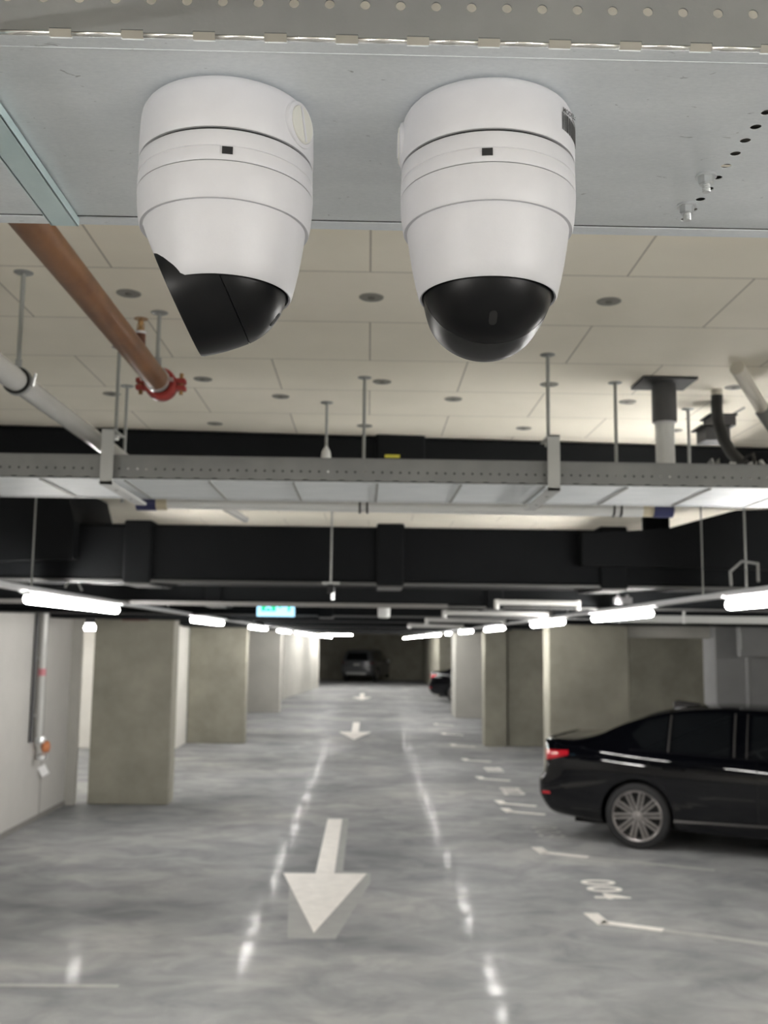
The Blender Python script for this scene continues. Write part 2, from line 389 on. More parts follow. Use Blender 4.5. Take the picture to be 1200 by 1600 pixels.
number('004', 2.04, 9.09, 'white number 004 painted on the floor of the empty stall', M_mark)
number('003', 2.02, 11.75, 'worn number 003 painted behind the sedan bumper', M_markold)
number('002', 2.06, 14.9, 'faint pale number 002 painted beyond the sedan', M_mark)
number('001', 2.1, 17.35, 'faint pale number 001 painted furthest along the stalls', M_mark)
p = atZ(0, 1541, 0); q = atZ(185, 1541, 0)
tag(MB().box(-3.7, q.x, q.y-.03, q.y+.03, .001, .002).build('faded_floor_line', M_markold, smooth=False), 'faint worn white line across the floor by the pale wall', 'floor marking')

# ================================================================== NEAR CABLE TRAY
SKW = 0.005
def plate_cells(bm, o, u, v, cw, ch, nu, hole):
    """row of nu cells (cw wide along u, ch tall along v) starting at o, each with a hole: hole(i)-> list of (a,b) points or None"""
    cor = [(1,1),(-1,1),(-1,-1),(1,-1)]
    for i in range(nu):
        c = o + u*(cw*(i+.5)) + v*(ch/2)
        pts = hole(i)
        if pts is None:
            q = [bm.verts.new(c + u*(s*cw/2) + v*(t*ch/2)) for s, t in ((-1,-1),(1,-1),(1,1),(-1,1))]
            bm.faces.new(q); continue
        n = len(pts); inner = []; outer = []
        for a, b in pts:
            ang = math.atan2(b/ch, a/cw)
            ca, sa = math.cos(ang), math.sin(ang); k = .5/max(abs(ca), abs(sa))
            inner.append(bm.verts.new(c + u*a + v*b)); outer.append(bm.verts.new(c + u*(ca*k*cw) + v*(sa*k*ch)))
        angs = [math.atan2(b/ch, a/cw) % (2*PI) for a, b in pts]
        for k in range(n):
            a0, a1 = angs[k], angs[(k+1)%n]
            if a1 < a0: a1 += 2*PI
            ex = [bm.verts.new(c + u*(sx*cw/2) + v*(sy*ch/2)) for q, (sx, sy) in enumerate(cor)
                  if any(a0 < PI/4+PI/2*q+e < a1 for e in (0, 2*PI))]
            bm.faces.new([outer[k]] + ex + [outer[(k+1)%n], inner[(k+1)%n], inner[k]])
def circ(r, n=16): return [(r*math.cos(2*PI*(k+.5)/n), r*math.sin(2*PI*(k+.5)/n)) for k in range(n)]
def stad(l, h, n=6):
    pts = []
    for s in (1, -1):
        for k in range(n+1):
            t = -PI/2 + PI*k/n
            pts.append((s*(l/2-h/2 + h/2*math.cos(t)), s*h/2*math.sin(t)))
    return pts
def solid(o, th, off=0):
    m = o.modifiers.new('thickness', 'SOLIDIFY'); m.thickness = th; m.offset = off; return o

def cable_tray(name, label, org, rz, L0, L1, depth, height, pitch, hole_r, cols, mats, phase=0):
    """tray open upwards; its near bottom edge lies on the local x axis"""
    ms, mb_, ml = mats
    t = empty(name, org, label, 'cable tray', rz=rz)
    X, Yv, Z = Vector((1,0,0)), Vector((0,1,0)), Vector((0,0,1))
    n = int((L1-L0)/pitch); o = Vector((L0+phase, 0, 0))
    # near side wall: lip band with slots at its foot, band with round holes
    for nm, y in (('side_wall', 0.0), ('side_wall', depth)):
        bm = bmesh.new()
        h1 = .0046
        plate_cells(bm, o+Yv*y+Z*h1, X, Z, pitch, .0127, n, lambda i: None)
        for i in range(0, n-1, 2):
            xa, xb = o.x+pitch*i+pitch*.31, o.x+pitch*i+pitch*1.69
            bm.faces.new([bm.verts.new((xx, y, zz)) for xx, zz in ((xa,.0022),(xb,.0022),(xb,.0046),(xa,.0046))])
        hb = .0175
        plate_cells(bm, o+Yv*y+Z*(.0173), X, Z, pitch, pitch*.8, n, lambda i: circ(hole_r))
        z2 = .0173+pitch*.8
        plate_cells(bm, o+Yv*y+Z*z2, X, Z, pitch, height-z2, n, lambda i: None)
        bmesh.ops.remove_doubles(bm, verts=bm.verts, dist=1e-6)
        q = MB(); q.bm.free(); q.bm = bm
        w = q.build(nm, ms, t, smooth=False); solid(w, .001)
    # bent foot of the near side (bright edge) with its slots
    for y, sg in ((0.0, 1), (depth, -1)):
        q = MB(); rb = .0022
        for i in range(0, n-1, 2):
            xa, xb = o.x+pitch*i+pitch*.31, o.x+pitch*i+pitch*1.69
            P = [[q.bm.verts.new((xx, y+sg*(rb-rb*math.cos(PI/2*k/6)), rb-rb*math.sin(PI/2*k/6))) for k in range(7)] for xx in (xa, xb)]
            for k in range(6): q.bm.faces.new([P[0][k], P[0][k+1], P[1][k+1], P[1][k]])
        w = q.build('folded_edge', ml, t); solid(w, .0008)
    # top returns
    for y in (0, depth): MB().box(L0, L1, y-.004, y+.004, height-.002, height).build('top_lip', ms, t, smooth=False)
    # bottom plate, with columns of round holes where asked
    bm = bmesh.new()
    xs = [L0]; cw = .0125
    for c in cols: xs += [c-cw/2, c+cw/2]
    xs.append(L1)
    y0, y1 = .0042, depth-.0042
    for i in range(0, n-1, 2):
        xa, xb = o.x+pitch*i+pitch*.31, o.x+pitch*i+pitch*1.69
        for q0, q1 in ((.0022,.0042),(depth-.0042,depth-.0022)):
            bm.faces.new([bm.verts.new((xx, yy, 0)) for xx, yy in ((xa,q0),(xb,q0),(xb,q1),(xa,q1))])
    for i in range(0, len(xs), 2):
        a, b2 = xs[i], xs[i+1]
        bm.faces.new([bm.verts.new((x, y, 0)) for x, y in ((a,y0),(b2,y0),(b2,y1),(a,y1))])
    for c in cols:
        k = int((y1-y0)/.0222); st = (y1-y0)/k
        plate_cells(bm, Vector((c+cw/2, y0, 0)), Yv, -X, st, cw, k, lambda i: (circ(.0047, 14) if 1 <= i < k-1 else None))
    q = MB(); q.bm.free(); q.bm = bm
    w = q.build('bottom_plate', mb_, t, smooth=False); solid(w, .001)
    # pressed ridges along both edges of the bottom
    for y, rr_, mm_ in ((.016,.0009,mb_),(.027,.0005,M_rod)): MB().tube([(L0, y, 0), (L1, y, 0)], rr_, 6).build('pressed_ridge', mm_, t)
    MB().box(L0, L1, depth-.020, depth-.0195, -.0012, 0).build('pressed_ridge', M_gap, t, smooth=False)
    MB().box(L0, L1, depth-.019, depth-.001, -.0022, -.0002).build('pressed_ridge', mb_, t, smooth=False)
    return t
TZ = 2.08 + .426
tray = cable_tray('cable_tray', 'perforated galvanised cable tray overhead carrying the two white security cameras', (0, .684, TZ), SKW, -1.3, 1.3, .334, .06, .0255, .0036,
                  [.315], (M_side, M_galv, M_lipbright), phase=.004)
# bolts under the tray
def tray_bolt(px, py, lab):
    p = atZ(px, py, TZ)
    t = empty('hex_bolt', (p.x, p.y, TZ-.0005), lab, 'bolt', 'bolts hanging from the underside of the near cable tray')
    MB().lathe([(.0095,0),(.0095,-.0018)], seg=24).build('washer', M_bolt, t)
    MB().lathe([(.0072,-.0018),(.0072,-.0075),(.006,-.0085)], seg=6).build('nut', M_bolt, t)
    pr = [(.0034 + (.0004 if k % 2 else 0), -.0085-.0009*k) for k in range(9)]
    MB().lathe(pr, seg=14).build('shank', M_bolt, t)
tray_bolt(1103, 274, 'bright zinc bolt and nut in the middle of the tray hole row')
tray_bolt(1073, 320, 'bright zinc bolt and nut at the last hole near the tray edge')
# cables lying in the tray
for i, (y, r, z) in enumerate(((.795,.006,.009),(.82,.0065,.0095),(.845,.006,.009),(.87,.007,.010),(.90,.006,.009),(.925,.006,.009),(.95,.006,.009))):
    tag(MB().tube([(-1.2, y-SKW*1.2, TZ+z), (-.4, y-SKW*.4+.006, TZ+z), (.3, y+SKW*.3-.004, TZ+z), (1.2, y+SKW*1.2, TZ+z)], r, 8).build('cable', M_cable),
        'black cable lying inside the near overhead tray', 'cable', 'black cables inside the near tray')
# strut crossing below the tray at the left
def strut(name, lab, x, y0, y1, z, w, h, m, rz=0):
    t = empty(name, (x, y0, z), lab, 'hanger', rz=rz); L = y1-y0
    MB().box(-w/2, w/2, 0, L, -h, -h+.002).build('bottom_web', m, t, smooth=False)
    for s in (-1, 1): MB().box(s*w/2-.001, s*w/2+.001, 0, L, -h, 0).build('flange', m, t, smooth=False)
    return t
strut('support_strut', 'pale zinc channel strut crossing beneath the near cable tray', -.3135, .45, 1.0, TZ-.0025, .0262, .008, M_strut)

# ================================================================== TURRET CAMERAS
def smooth01(t): t = max(0, min(1, t)); return t*t*(3-2*t)
def turret(label, x, y, look, plug_az, label_az, notch_az, tilt, ballz):
    """hangs from the tray; look = azimuth the lens faces; local z=0 is the tray underside"""
    t = empty('security_camera', (x, y, TZ-.0025), label, 'security camera', 'white turret cameras under the cable tray')
    MB().lathe([(.001,0),(.0655,0),(.0668,-.0015),(.0686,-.005),(.0694,-.010),(.0702,-.030),(.0700,-.0415),(.0694,-.0425),(.001,-.0425)], seg=96, caps=False).build('junction_box', M_white, t, ang=50)
    MB().lathe([(.0672,-.0420),(.0672,-.0450)], seg=96).build('shadow_gap', M_gap, t)
    # ring body with a fine parting line, seam 2 and seam 3
    MB().lathe([(.060,-.0446),(.0690,-.0446),(.0698,-.0453),(.0702,-.0575),(.0696,-.0580),(.0700,-.0586),(.0704,-.0682),(.0700,-.0690),(.066,-.0690)], seg=96, caps=False).build('locking_ring', M_white, t, ang=50)
    MB().lathe([(.0690,-.0688),(.0690,-.0698)], seg=96).build('seam_line', mat('seam_grey', (.16,.16,.16), rough=.8), t)
    MB().lathe([(.064,-.0697),(.0700,-.0697),(.0704,-.0703),(.0700,-.080),(.0691,-.089),(.0679,-.0960),(.0672,-.0972),(.0650,-.0972),(.060,-.096)], seg=96, caps=False).build('housing', M_white, t, ang=50)
    # skirt with a cut-out towards the lens
    N = 288; vt = MB()
    prof = [(.0648,-.0945,0),(.0647,-.0980,0),(.0642,-.102,0),(.0628,-.112,0),(.0607,-.125,0),(.0578,-.139,0),(.0552,-.1495,0),(.0540,-.1513,0),(.0526,-.1507,0),(.0522,-.147,0),(.0530,-.130,0),(.0550,-.100,0)]
    rings = []
    ko = [(q[1], q[0]) for q in prof[:7]][::-1]
    def outer(z):
        if z <= ko[0][0]: return ko[0][1]
        for (z0_, r0_), (z1_, r1_) in zip(ko, ko[1:]):
            if z0_ <= z <= z1_: return r0_ + (r1_-r0_)*(z-z0_)/(z1_-z0_)
        return ko[-1][1]
    def rim_at(az):
        "the skirt is sliced by a slanting plane on the lens side"
        d = .12
        for _ in range(12): d = .5*d + .5*max(.0995, min(.17, .085 + (.0665 - outer(-d)*math.cos(az-notch_az))/.46 + .20*outer(-d)*abs(math.sin(az-notch_az))))
        e_ = .0035; return max(.0995, -e_*math.log(math.exp(-d/e_) + math.exp(-.1513/e_)) if d < .165 else .1513)
    for r, h, w in prof:
        ring = []
        for k in range(N):
            az = 2*PI*k/N; hh = h; rr = r
            if h < -.0985:
                rim = -rim_at(az)
                hh = -.0985 + (rim + .0985)*(h + .0985)/(-.1513 + .0985)
                i_ = prof.index((r,h,w))
                if rim > -.1505: rr = outer(hh) if i_ <= 6 else (outer(hh) - (.0008 if i_ == 7 else .0024))
            ring.append(vt.bm.verts.new((rr*math.cos(az), rr*math.sin(az), hh)))
        rings.append(ring)
    for A, B in zip(rings, rings[1:]):
        for k in range(N): vt.bm.faces.new([A[k], A[(k+1)%N], B[(k+1)%N], B[k]])
    vt.build('skirt', M_white, t, ang=60)
    MB().lathe([(.0600,-.0980),(.0636,-.0985),(.0612,-.1045),(.0572,-.1130),(.0560,-.1136),(.0545,-.1130)], seg=72).build('inner_collar', M_white, t)
    MB().lathe([(.0600,-.0990),(.001,-.0987)], seg=48, caps=False).build('inner_plate', M_gap, t)
    # small square latch notch facing the viewer
    va = math.atan2(-y, -x)
    e = Vector((math.cos(va), math.sin(va), 0)); s_ = Vector((-e.y, e.x, 0))
    MB().obox(e*.0702+Vector((0,0,-.0618)), s_*.0040, e*.0009, Vector((0,0,.0028))).build('latch_notch', M_gap, t, smooth=False)
    MB().obox(e*.0703+Vector((0,0,-.0640)), s_*.0034, e*.0006, Vector((0,0,.0005))).build('latch_tab', M_plug, t, smooth=False)
    # ball
    be = math.radians(tilt); c = Vector((0,0,-ballz))
    lx = Vector((math.cos(look)*math.cos(be), math.sin(look)*math.cos(be), -math.sin(be)))
    R = .0519
    back = [(R*math.sin(a), -R*math.cos(a)) for a in [PI/2*i/24 for i in range(25)]]
    ball = MB().lathe([(max(r,.0003), h) for r, h in back] + [(R-.0009,.0002)], c=c, axis=lx, seg=96).build('rear_shell', M_ball, t, ang=50)
    fr = [(R-.0008,.0006),(R,.0010),(.0514,.010),(.0504,.020),(.0489,.029),(.0471,.0375),(.0461,.0397),(.0445,.0401),(.0435,.0385),(.001,.0385)]
    MB().lathe([(.001,-.003),(R-.0012,-.003),(R-.0012,.004),(.001,.004)], c=c, axis=lx, seg=72, caps=False).build('ball_seam', M_gap, t)
    MB().lathe(fr, c=c, axis=lx, seg=96).build('front_shell', M_ball, t, ang=50)
    MB().lathe([(.0436,.0384),(.0436,.0392),(.001,.0392)], c=c, axis=lx, seg=64).build('front_window', M_glossblack, t)
    MB().lathe([(.015,.0393),(.015,.0405),(.0125,.0409),(.001,.0405)], c=c, axis=lx, seg=40).build('lens', M_glossblack, t)
    # slot in the back of the ball
    up = Vector((0,0,1)); side = lx.cross(up).normalized(); dn = side.cross(lx).normalized()
    if dn.z > 0: dn = -dn
    a = math.radians(60)
    d = (-lx*math.cos(a) + dn*math.sin(a)).normalized(); tn = (lx*math.sin(a) + dn*math.cos(a)).normalized()
    sl = [(c + d*(R+.0001) + side*px + tn*py) for px, py in stad(.0125,.0062) for px, py in [(py, px)]]
    MB().extr(sl, d*-.003).build('adjusting_slot', M_gap, t, smooth=False)
    # conduit plug on the junction box
    if plug_az is not None:
        e = Vector((math.cos(plug_az), math.sin(plug_az), 0)); pc = e*.0655 + Vector((0,0,-.0215))
        MB().lathe([(.0185,0),(.0185,.0035),(.0178,.0052),(.0150,.0060),(.0147,.0050)], c=pc, axis=e, seg=48, caps=False).build('plug_boss', M_white, t)
        pg = MB().lathe([(.0146,0),(.0146,.0062),(.0139,.0070),(.001,.0070)], c=pc, axis=e, seg=48).build('conduit_plug', M_plug, t)
        s_ = Vector((-e.y, e.x, 0)); dd = (s_*.30 + Vector((0,0,-1))).normalized(); nn = e.cross(dd)
        MB().obox(pc + e*.0073, dd*.0134, nn*.0011, e*.0007).build('plug_slot', M_white, pg, smooth=False)
    if label_az is not None:
        lab = None
        rr = .0704; random.seed(4)
        az = label_az; k = 0; b = MB()
        while az < label_az + .52:
            w = random.choice((.010,.016,.026)); 
            a0, a1 = az, az+w
            for (q0, q1) in ((a0, a1),):
                b.obox(Vector((math.cos((q0+q1)/2), math.sin((q0+q1)/2), 0))*rr + Vector((0,0,-.0235)), Vector((-math.sin(q0), math.cos(q0), 0))*(rr*w/2), Vector((math.cos(q0), math.sin(q0), 0))*.00015, Vector((0,0,.0070)))
            az += w + random.choice((.010,.016,.02))
        lab = tag(b.build('barcode', M_ink, t, smooth=False), 'black printed barcode')
        c2 = bpy.data.curves.new('model_text', 'FONT'); c2.body = 'MODEL:'; c2.size = .0052; c2.offset = .0001; c2.extrude = .00005; c2.materials.append(M_ink)
        o2 = text_mesh('model_text', c2, M_ink); o2.parent = t
        am = label_az + .02; e = Vector((math.cos(am), math.sin(am), 0)); s_ = Vector((-e.y, e.x, 0))
        o2.matrix_local = Matrix((( s_.x, 0, e.x, e.x*.0705), (s_.y, 0, e.y, e.y*.0705), (0, 1, 0, -.0155), (0,0,0,1)))
        mm = MB()
        for k in range(7):
            q0 = label_az + .29 + k*.036
            mm.obox(Vector((math.cos(q0), math.sin(q0), 0))*rr + Vector((0,0,-.0142)), Vector((-math.sin(q0), math.cos(q0), 0))*.0009, Vector((math.cos(q0), math.sin(q0), 0))*.00012, Vector((0,0,.0011)))
        mm.build('fine_print', M_inkpale, t, smooth=False)
    return t
pL = atZ(357, 186, TZ-.0025); pR = atZ(761.5, 189, TZ-.0025)
turret('white turret security camera with its black ball turned sideways and a round plug', pL.x, pL.y, PI, math.radians(-90+8+54), None, PI, 25, .1395)
turret('white turret security camera with a barcode, its black ball facing away', pR.x, pR.y, PI/2, math.radians(-90-93), math.radians(-90-6+54), PI/2, 14, .1405)

# ================================================================== ORANGE SPRINKLER PIPE
def rod(px, y, z0, lab, grp='threaded rods hanging from the ceiling', r=.0052, X=None):
    x = px if X is None else X
    t = empty('threaded_rod', (x, y, z0), lab, 'threaded rod', grp)
    MB().tube([(0,0,0),(0,0,CZ-z0)], r, 10).build('shaft', M_rod, t)
    MB().lathe([(.018,-.003),(.022,-.001),(.022,0)], c=(0,0,CZ-z0), seg=20).build('washer_plate', M_rod, t)
    return t
ox, oz, orr = -.545, 2.735, .0285
t = empty('sprinkler_pipe', (ox, 0, oz), 'orange-brown painted sprinkler pipe running under the ceiling', 'pipe')
MB().tube([(0,-3,0),(0,2.56,0)], orr, 40).build('pipe_body', M_orange, t)
tag(MB().tube([(0,2.345,orr-.006),(0,2.345,orr+.028)], .0125, 20).build('riser_stub', mat('dark_brown_paint', (.10,.03,.012), rough=.4), t), 'dark brown branch stub')
t = empty('pipe_coupling', (ox, 2.6, oz), 'red grooved coupling clamped round the end of the orange pipe', 'pipe coupling')
MB().lathe([(.0290,-.022),(.036,-.022),(.0415,-.014),(.0415,.014),(.036,.022),(.001,.022)], axis=(0,1,0), seg=40, caps=False).build('housing', M_red, t)
for s in (-1, 1):
    for k in (-1, 1):
        e = MB(); e.obox((s*.050, 0, k*.009), (.014,0,.0*s), (0,.014,0), (0,0,.0065)); e.build('lug', M_red, t, bevel=.003)
    MB().tube([(s*.052,0,-.026),(s*.052,0,.030)], .0052, 10).build('bolt', M_brass, t)
t = empty('pipe_clamp', (ox, 2.545, oz), 'zinc clamp holding the orange pipe just before its red coupling', 'pipe clamp')
MB().lathe([(.0290,-.007),(.0318,-.007),(.0318,.007),(.0290,.007)], axis=(0,1,0), seg=40).build('band', M_bolt, t)
MB().box(-.041,-.029,-.007,.007,-.004,.004).box(.029,.041,-.007,.007,-.004,.004).build('ears', M_bolt, t, smooth=False)
MB().lathe([(.010,.030),(.010,.056)], seg=6).build('nut', M_rod, t)
t = empty('upright_sprinkler', (ox, 2.345, oz+orr+.028), 'brass sprinkler head standing up from the orange pipe', 'sprinkler')
MB().lathe([(.0135,0),(.0135,.006)], seg=24).build('white_seal', M_white, t)
MB().lathe([(.0085,.006),(.0095,.010),(.0060,.013),(.0045,.022),(.0070,.030),(.0035,.036)], seg=16).build('body', M_brass, t)
MB().tube([(-.008,0,.010),(-.0075,0,.022),(-.003,0,.034)], .0013, 8).tube([(.008,0,.010),(.0075,0,.022),(.003,0,.034)], .0013, 8).build('frame_arms', M_brass, t)
MB().lathe([(.001,.0385),(.0165,.0375),(.0165,.0362),(.001,.0362)], seg=28, caps=False).build('deflector', M_brass, t)
rod(ox, 2.545, oz+.032, 'threaded rod holding the red-ended orange pipe')

# grey pipe
gx, gz, gr = -.80, 2.655, .0250
t = empty('grey_pipe', (gx, 0, gz), 'smooth light grey waste pipe running back over the second tray', 'pipe')
MB().tube([(0,-3,0),(0,2.235,0)], gr*1.06, 32).build('pipe_socket', M_pvc, t)
MB().tube([(0,2.235,0),(0,3.7,0)], gr, 32).build('pipe_body', M_pvc, t)
t = empty('pipe_clamp', (gx, 2.27, gz), 'rubber lined clamp round the light grey pipe', 'pipe clamp')
MB().lathe([(.0253,-.010),(.0310,-.010),(.0310,.010),(.0253,.010)], axis=(0,1,0), seg=36).build('rubber_liner', M_rubber, t)
MB().lathe([(.0310,-.007),(.0325,-.007),(.0325,.007),(.0310,.007)], axis=(0,1,0), seg=36).build('band', M_rod, t)
MB().tube([(.034,0,-.012),(.040,0,.018)], .004, 8).build('screw', M_bolt, t)
MB().lathe([(.008,.031),(.008,.050)], seg=6).build('nut', M_rod, t)
rod(gx, 2.27, gz+.033, 'threaded rod holding the light grey pipe')

# ================================================================== SECOND CABLE TRAY
T2Z = 2.08 + .442
T2Y = 2.82
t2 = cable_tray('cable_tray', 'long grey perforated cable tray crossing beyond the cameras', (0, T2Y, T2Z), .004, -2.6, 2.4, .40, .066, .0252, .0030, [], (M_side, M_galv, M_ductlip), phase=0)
for i in range(-7, 9):
    x = i*.235 + .02
    MB().box(x-.0035, x+.0035, .02, .38, -.004, -.0006).build('cross_rib', M_rod, t2, smooth=False)
def hanger(px_top, label, X, Y0=T2Y-.035):
    t = empty('tray_hanger', (X, Y0+.004*X, T2Z), label, 'hanger', 'C-shaped hangers carrying the second cable tray')
    MB().box(-.017,.017,0,.004,-.022,.135).build('front_upright', M_hangerpaint, t, smooth=False)
    MB().box(-.017,.017,0,.44,-.022,-.014).build('lower_arm', M_hangerpaint, t, smooth=False)
    MB().box(-.017,.017,0,.12,.131,.135).build('upper_arm', M_hangerpaint, t, smooth=False)
    MB().lathe([(.010,.118),(.010,.131)], c=(0,.085,0), seg=6).build('nut', M_bolt, t)
    for k in (.12, .3): MB().lathe([(.005,-.0225),(.005,-.0215)], c=(0,k,0), seg=12).build('bolt_hole', M_gap, t)
    return t
h1 = atY(166, 745, T2Y-.035); h2 = atY(866, 745, T2Y-.035)
hanger(0, 'C-shaped hanger under the second tray beside the grey pipe', h1.x)
hanger(0, 'C-shaped hanger under the second tray below the right-hand camera', h2.x)
rod(h1.x, T2Y+.05+.004*h1.x, T2Z+.118, 'threaded rod of the tray hanger beside the grey pipe')
rod(h2.x, T2Y+.05+.004*h2.x, T2Z+.118, 'threaded rod of the tray hanger below the barcode camera')
# further rods
def rod_at(px, pytop, z0, lab):
    p = atZ(px, pytop, CZ); return rod(p.x, p.y, z0, lab), p
rod_at(570, 590, T2Z+.0, 'thin threaded rod rising mid tray between the two cameras')
rod_at(961, 598, T2Z+.0, 'thin threaded rod next to the flanged white pipe')
rod_at(199, 603, T2Z+.0, 'thin threaded rod just behind the tray hanger and orange pipe')
rod_at(1075, 639, T2Z+.05, 'short threaded rod between flanged white pipe and black hose')
r5, p5 = rod_at(511, 629, CZ-.155, 'short threaded rod ending in a white cable clip')
t = empty('cable_clip', (p5.x, p5.y, CZ-.155), 'white cable clip hanging on a rod behind the second tray', 'clip')
MB().lathe([(.004,0),(.015,-.02),(.018,-.045),(.018,-.10),(.015,-.105)], seg=20).build('body', M_whitepvc, t)
MB().lathe([(.0185,-.06),(.0185,-.067)], seg=20).build('ring', M_rod, t)

# ================================================================== FLANGED WHITE DOWNPIPE, HOSE, OTHER PIPES (right)
p = atZ(1037, 597, CZ)
t = empty('downpipe', (p.x, p.y, 0), 'white vertical pipe with a square dark flange at the ceiling', 'pipe')
MB().box(-.085,.085,-.075,.075,CZ-.008,CZ-.001).build('flange_plate', mat('dark_steel', (.035,.035,.035), rough=.6), t, smooth=False)
MB().lathe([(.0385,CZ-.13),(.0385,CZ-.008)], seg=32).build('sleeve', M_flange, t)
MB().lathe([(.0325,CZ-.138),(.0325,CZ-.13)], seg=32).build('seal', M_white, t)
MB().lathe([(.0295,T2Z+.01),(.0295,CZ-.138)], seg=32).build('pipe_body', M_whitepvc, t)
pts = [atY(1120,618,3.25), atY(1120,640,3.25), atY(1123,662,3.23), atY(1131,688,3.2), atY(1143,708,3.15), atY(1158,724,3.1), atY(1180,738,3.05)]
tag(MB().tube(pts, .0185, 18).build('black_hose', M_rubber), 'thick black hose curving down from the ceiling into the tray', 'hose')
a = atY(1124,560,3.05); 
tag(MB().tube([(pts[0].x, pts[0].y-.0, CZ), pts[0]+Vector((0,0,.0))], .0175, 16).build('hose_sleeve', M_ceil and mat('cream_sleeve', (.55,.52,.45), rough=.7)), 'cream coloured sleeve above the black hose', 'pipe')
q0, q1, q2 = atZ(1152, 575, CZ-.02), atY(1192, 640, 3.15), atY(1235, 700, 3.1)
tag(MB().tube([q0, q1], .021, 16).build('conduit_pipe', mat('cream_sleeve', (.5,.5,.5))), 'cream conduit slanting down from the ceiling past the black hose', 'pipe')
tag(MB().tube([q1, q2], .026, 16).build('conduit_sleeve', mat('mid_grey_sleeve', (.2,.2,.2), rough=.5)), 'grey sleeve on the slanting cream conduit', 'pipe')
# dark bracket near the hose
bb = atY(1120, 676, 3.45)
t = empty('ceiling_bracket', (bb.x, bb.y, bb.z), 'dark stepped bracket box behind the black hose', 'bracket')
MB().box(-.055,.03,-.05,.05,-.035,.01).build('body', M_flange, t, bevel=.003)
MB().box(-.072,.03,-.055,.055,.010,.016).build('lower_flange', M_rubber, t, smooth=False)
MB().box(-.03,.05,-.05,.05,.016,.05).build('upper_box', M_flange, t, smooth=False)
MB().box(-.04,.055,-.055,.055,.05,.056).build('upper_flange', M_rubber, t, smooth=False)
MB().tube([(0.03,0,.05),(.10,.0,.09)], .004, 8).build('tie_rod', M_rod, t)
# cable bundles in the second tray (right)
random.seed(11)
for i in range(16):
    x0 = random.uniform(1.0, 1.45); y0 = 2.9 + random.uniform(0, .25); z0 = T2Z + .05
    pts = []; x, y, z = x0, y0, z0
    for k in range(7):
        pts.append((x, y, z)); x += random.uniform(-.035,.045); y += random.uniform(-.03,.03); z = T2Z + .04 + random.uniform(0,.075)
    m = random.choice((M_cable, M_cable, M_bolt, M_rod, M_whitepvc))
    tag(MB().tube(pts, random.uniform(.004,.007), 8).build('loose_cable', m), 'loose cable looping above the second tray under the black hose', 'cable', 'tangled cables on the second tray')
for i in range(5):
    y = 2.86 + i*.06
    tag(MB().tube([(-2.5, y-.05, T2Z+.012), (0, y, T2Z+.012), (2.3, y+.05, T2Z+.012)], .008, 8).build('cable', M_cable), 'black cable lying along the second tray', 'cable', 'black cables in the second tray')

# white pipe under the second tray
wy = 3.35; wz = atY(600, 790, wy).z
xl, xr = atY(262, 785, wy).x, atY(1003, 799, wy).x
t = empty('white_pipe', ((xl+xr)/2, wy, wz), 'long white pipe slung crosswise just behind the second tray', 'pipe')
hw = (xr-xl)/2
MB().tube([(-hw,0,.004),(hw,0,-.002)], .0245, 28).build('pipe_body', M_whitepvc, t)
for s in (-1, 1):
    MB().tube([(s*hw,0,0),(s*(hw+.035),0,0)], 0.0258, 24).build('beige_socket', M_beigepvc, t)
    MB().tube([(s*(hw+.035),0,0),(s*(hw+.10),0,0)], .0275, 24).build('coupling', M_navy, t)
for px in (568, 963):
    xc = atY(px, 790, wy).x
    t = empty('pipe_clip', (xc, wy, wz), 'dark clip on the white crosswise pipe ' + ('at its middle' if px < 700 else 'near its coupled end'), 'pipe clip')
    for s in (-.012, .012): MB().lathe([(.0250,-.003),(.0278,-.003),(.0278,.003),(.0250,.003)], c=(s,0,0), axis=(1,0,0), seg=28).build('band', M_rubber, t)
    MB().box(-.014,.014,-.004,.004,.022,T2Z-wz-.005).build('bridge', M_rod, t, smooth=False)
# black pipe joining the duct from that coupling
pb = atY(1030, 812, 5.3)
# grey stub of pipe seen below the white pipe
e0, e1 = atY(352, 792, 3.9), atY(384, 812, 4.3)
tag(MB().tube([e0, e1], [.017,.013], 16).build('pipe_stub', M_pvc), 'short light grey pipe stub behind the white crosswise pipe', 'pipe')

# ================================================================== BLACK DUCTS
def duct(label, Y0, Y1, z0, z1, X0, X1, rz=0, flanges=(), lip=True, m=M_duct, fw=.10):
    t = empty('ventilation_duct', (0, Y0, z0), label, 'duct', rz=rz)
    D = Y1-Y0; H = z1-z0
    MB().box(X0, X1, 0, D, 0, H).build('duct_body', m, t, bevel=.02)
    for f in flanges:
        MB().box(f-fw, f+fw, -.022, D+.02, -.018, H+.018).build('joint_collar', m, t, bevel=.012)
        if lip: MB().box(f-fw*.9, f+fw*.9, -.018, .3, -.028, -.0185).build('foil_patch', M_ductlip, t, smooth=False)
    if lip:
        MB().box(X0, X1, -.012, .03, -.016, -.001).build('support_rail', M_ductlip, t, smooth=False)
    return t
duct('black insulated duct tight under the ceiling behind the second tray', 4.07, 4.6, 2.08+.64, CZ-.001, -3.7, 4.2, rz=.075, flanges=(.12,), lip=False)
tag(MB().box(-.03,.03,-.002,0,-.006,.006).build('warning_sticker', M_yellow, smooth=False), 'small yellow sticker on the duct behind the second tray', 'sticker').location = atY(613, 713, 4.04)
Y2 = 5.5
zt, zb = atY(500, 822, Y2).z, atY(500, 909, Y2).z
fl = [atY(px, 860, Y2).x for px in (216, 610, 958)]
big = duct('big black ventilation duct spanning the whole aisle', Y2, 6.1, zb, zt, -3.75, 5.0, flanges=fl, fw=.075)
x0 = atY(60, 800, Y2).x
a0, a1 = atY(100, 770, 5.45), atY(120, 815, 5.45)
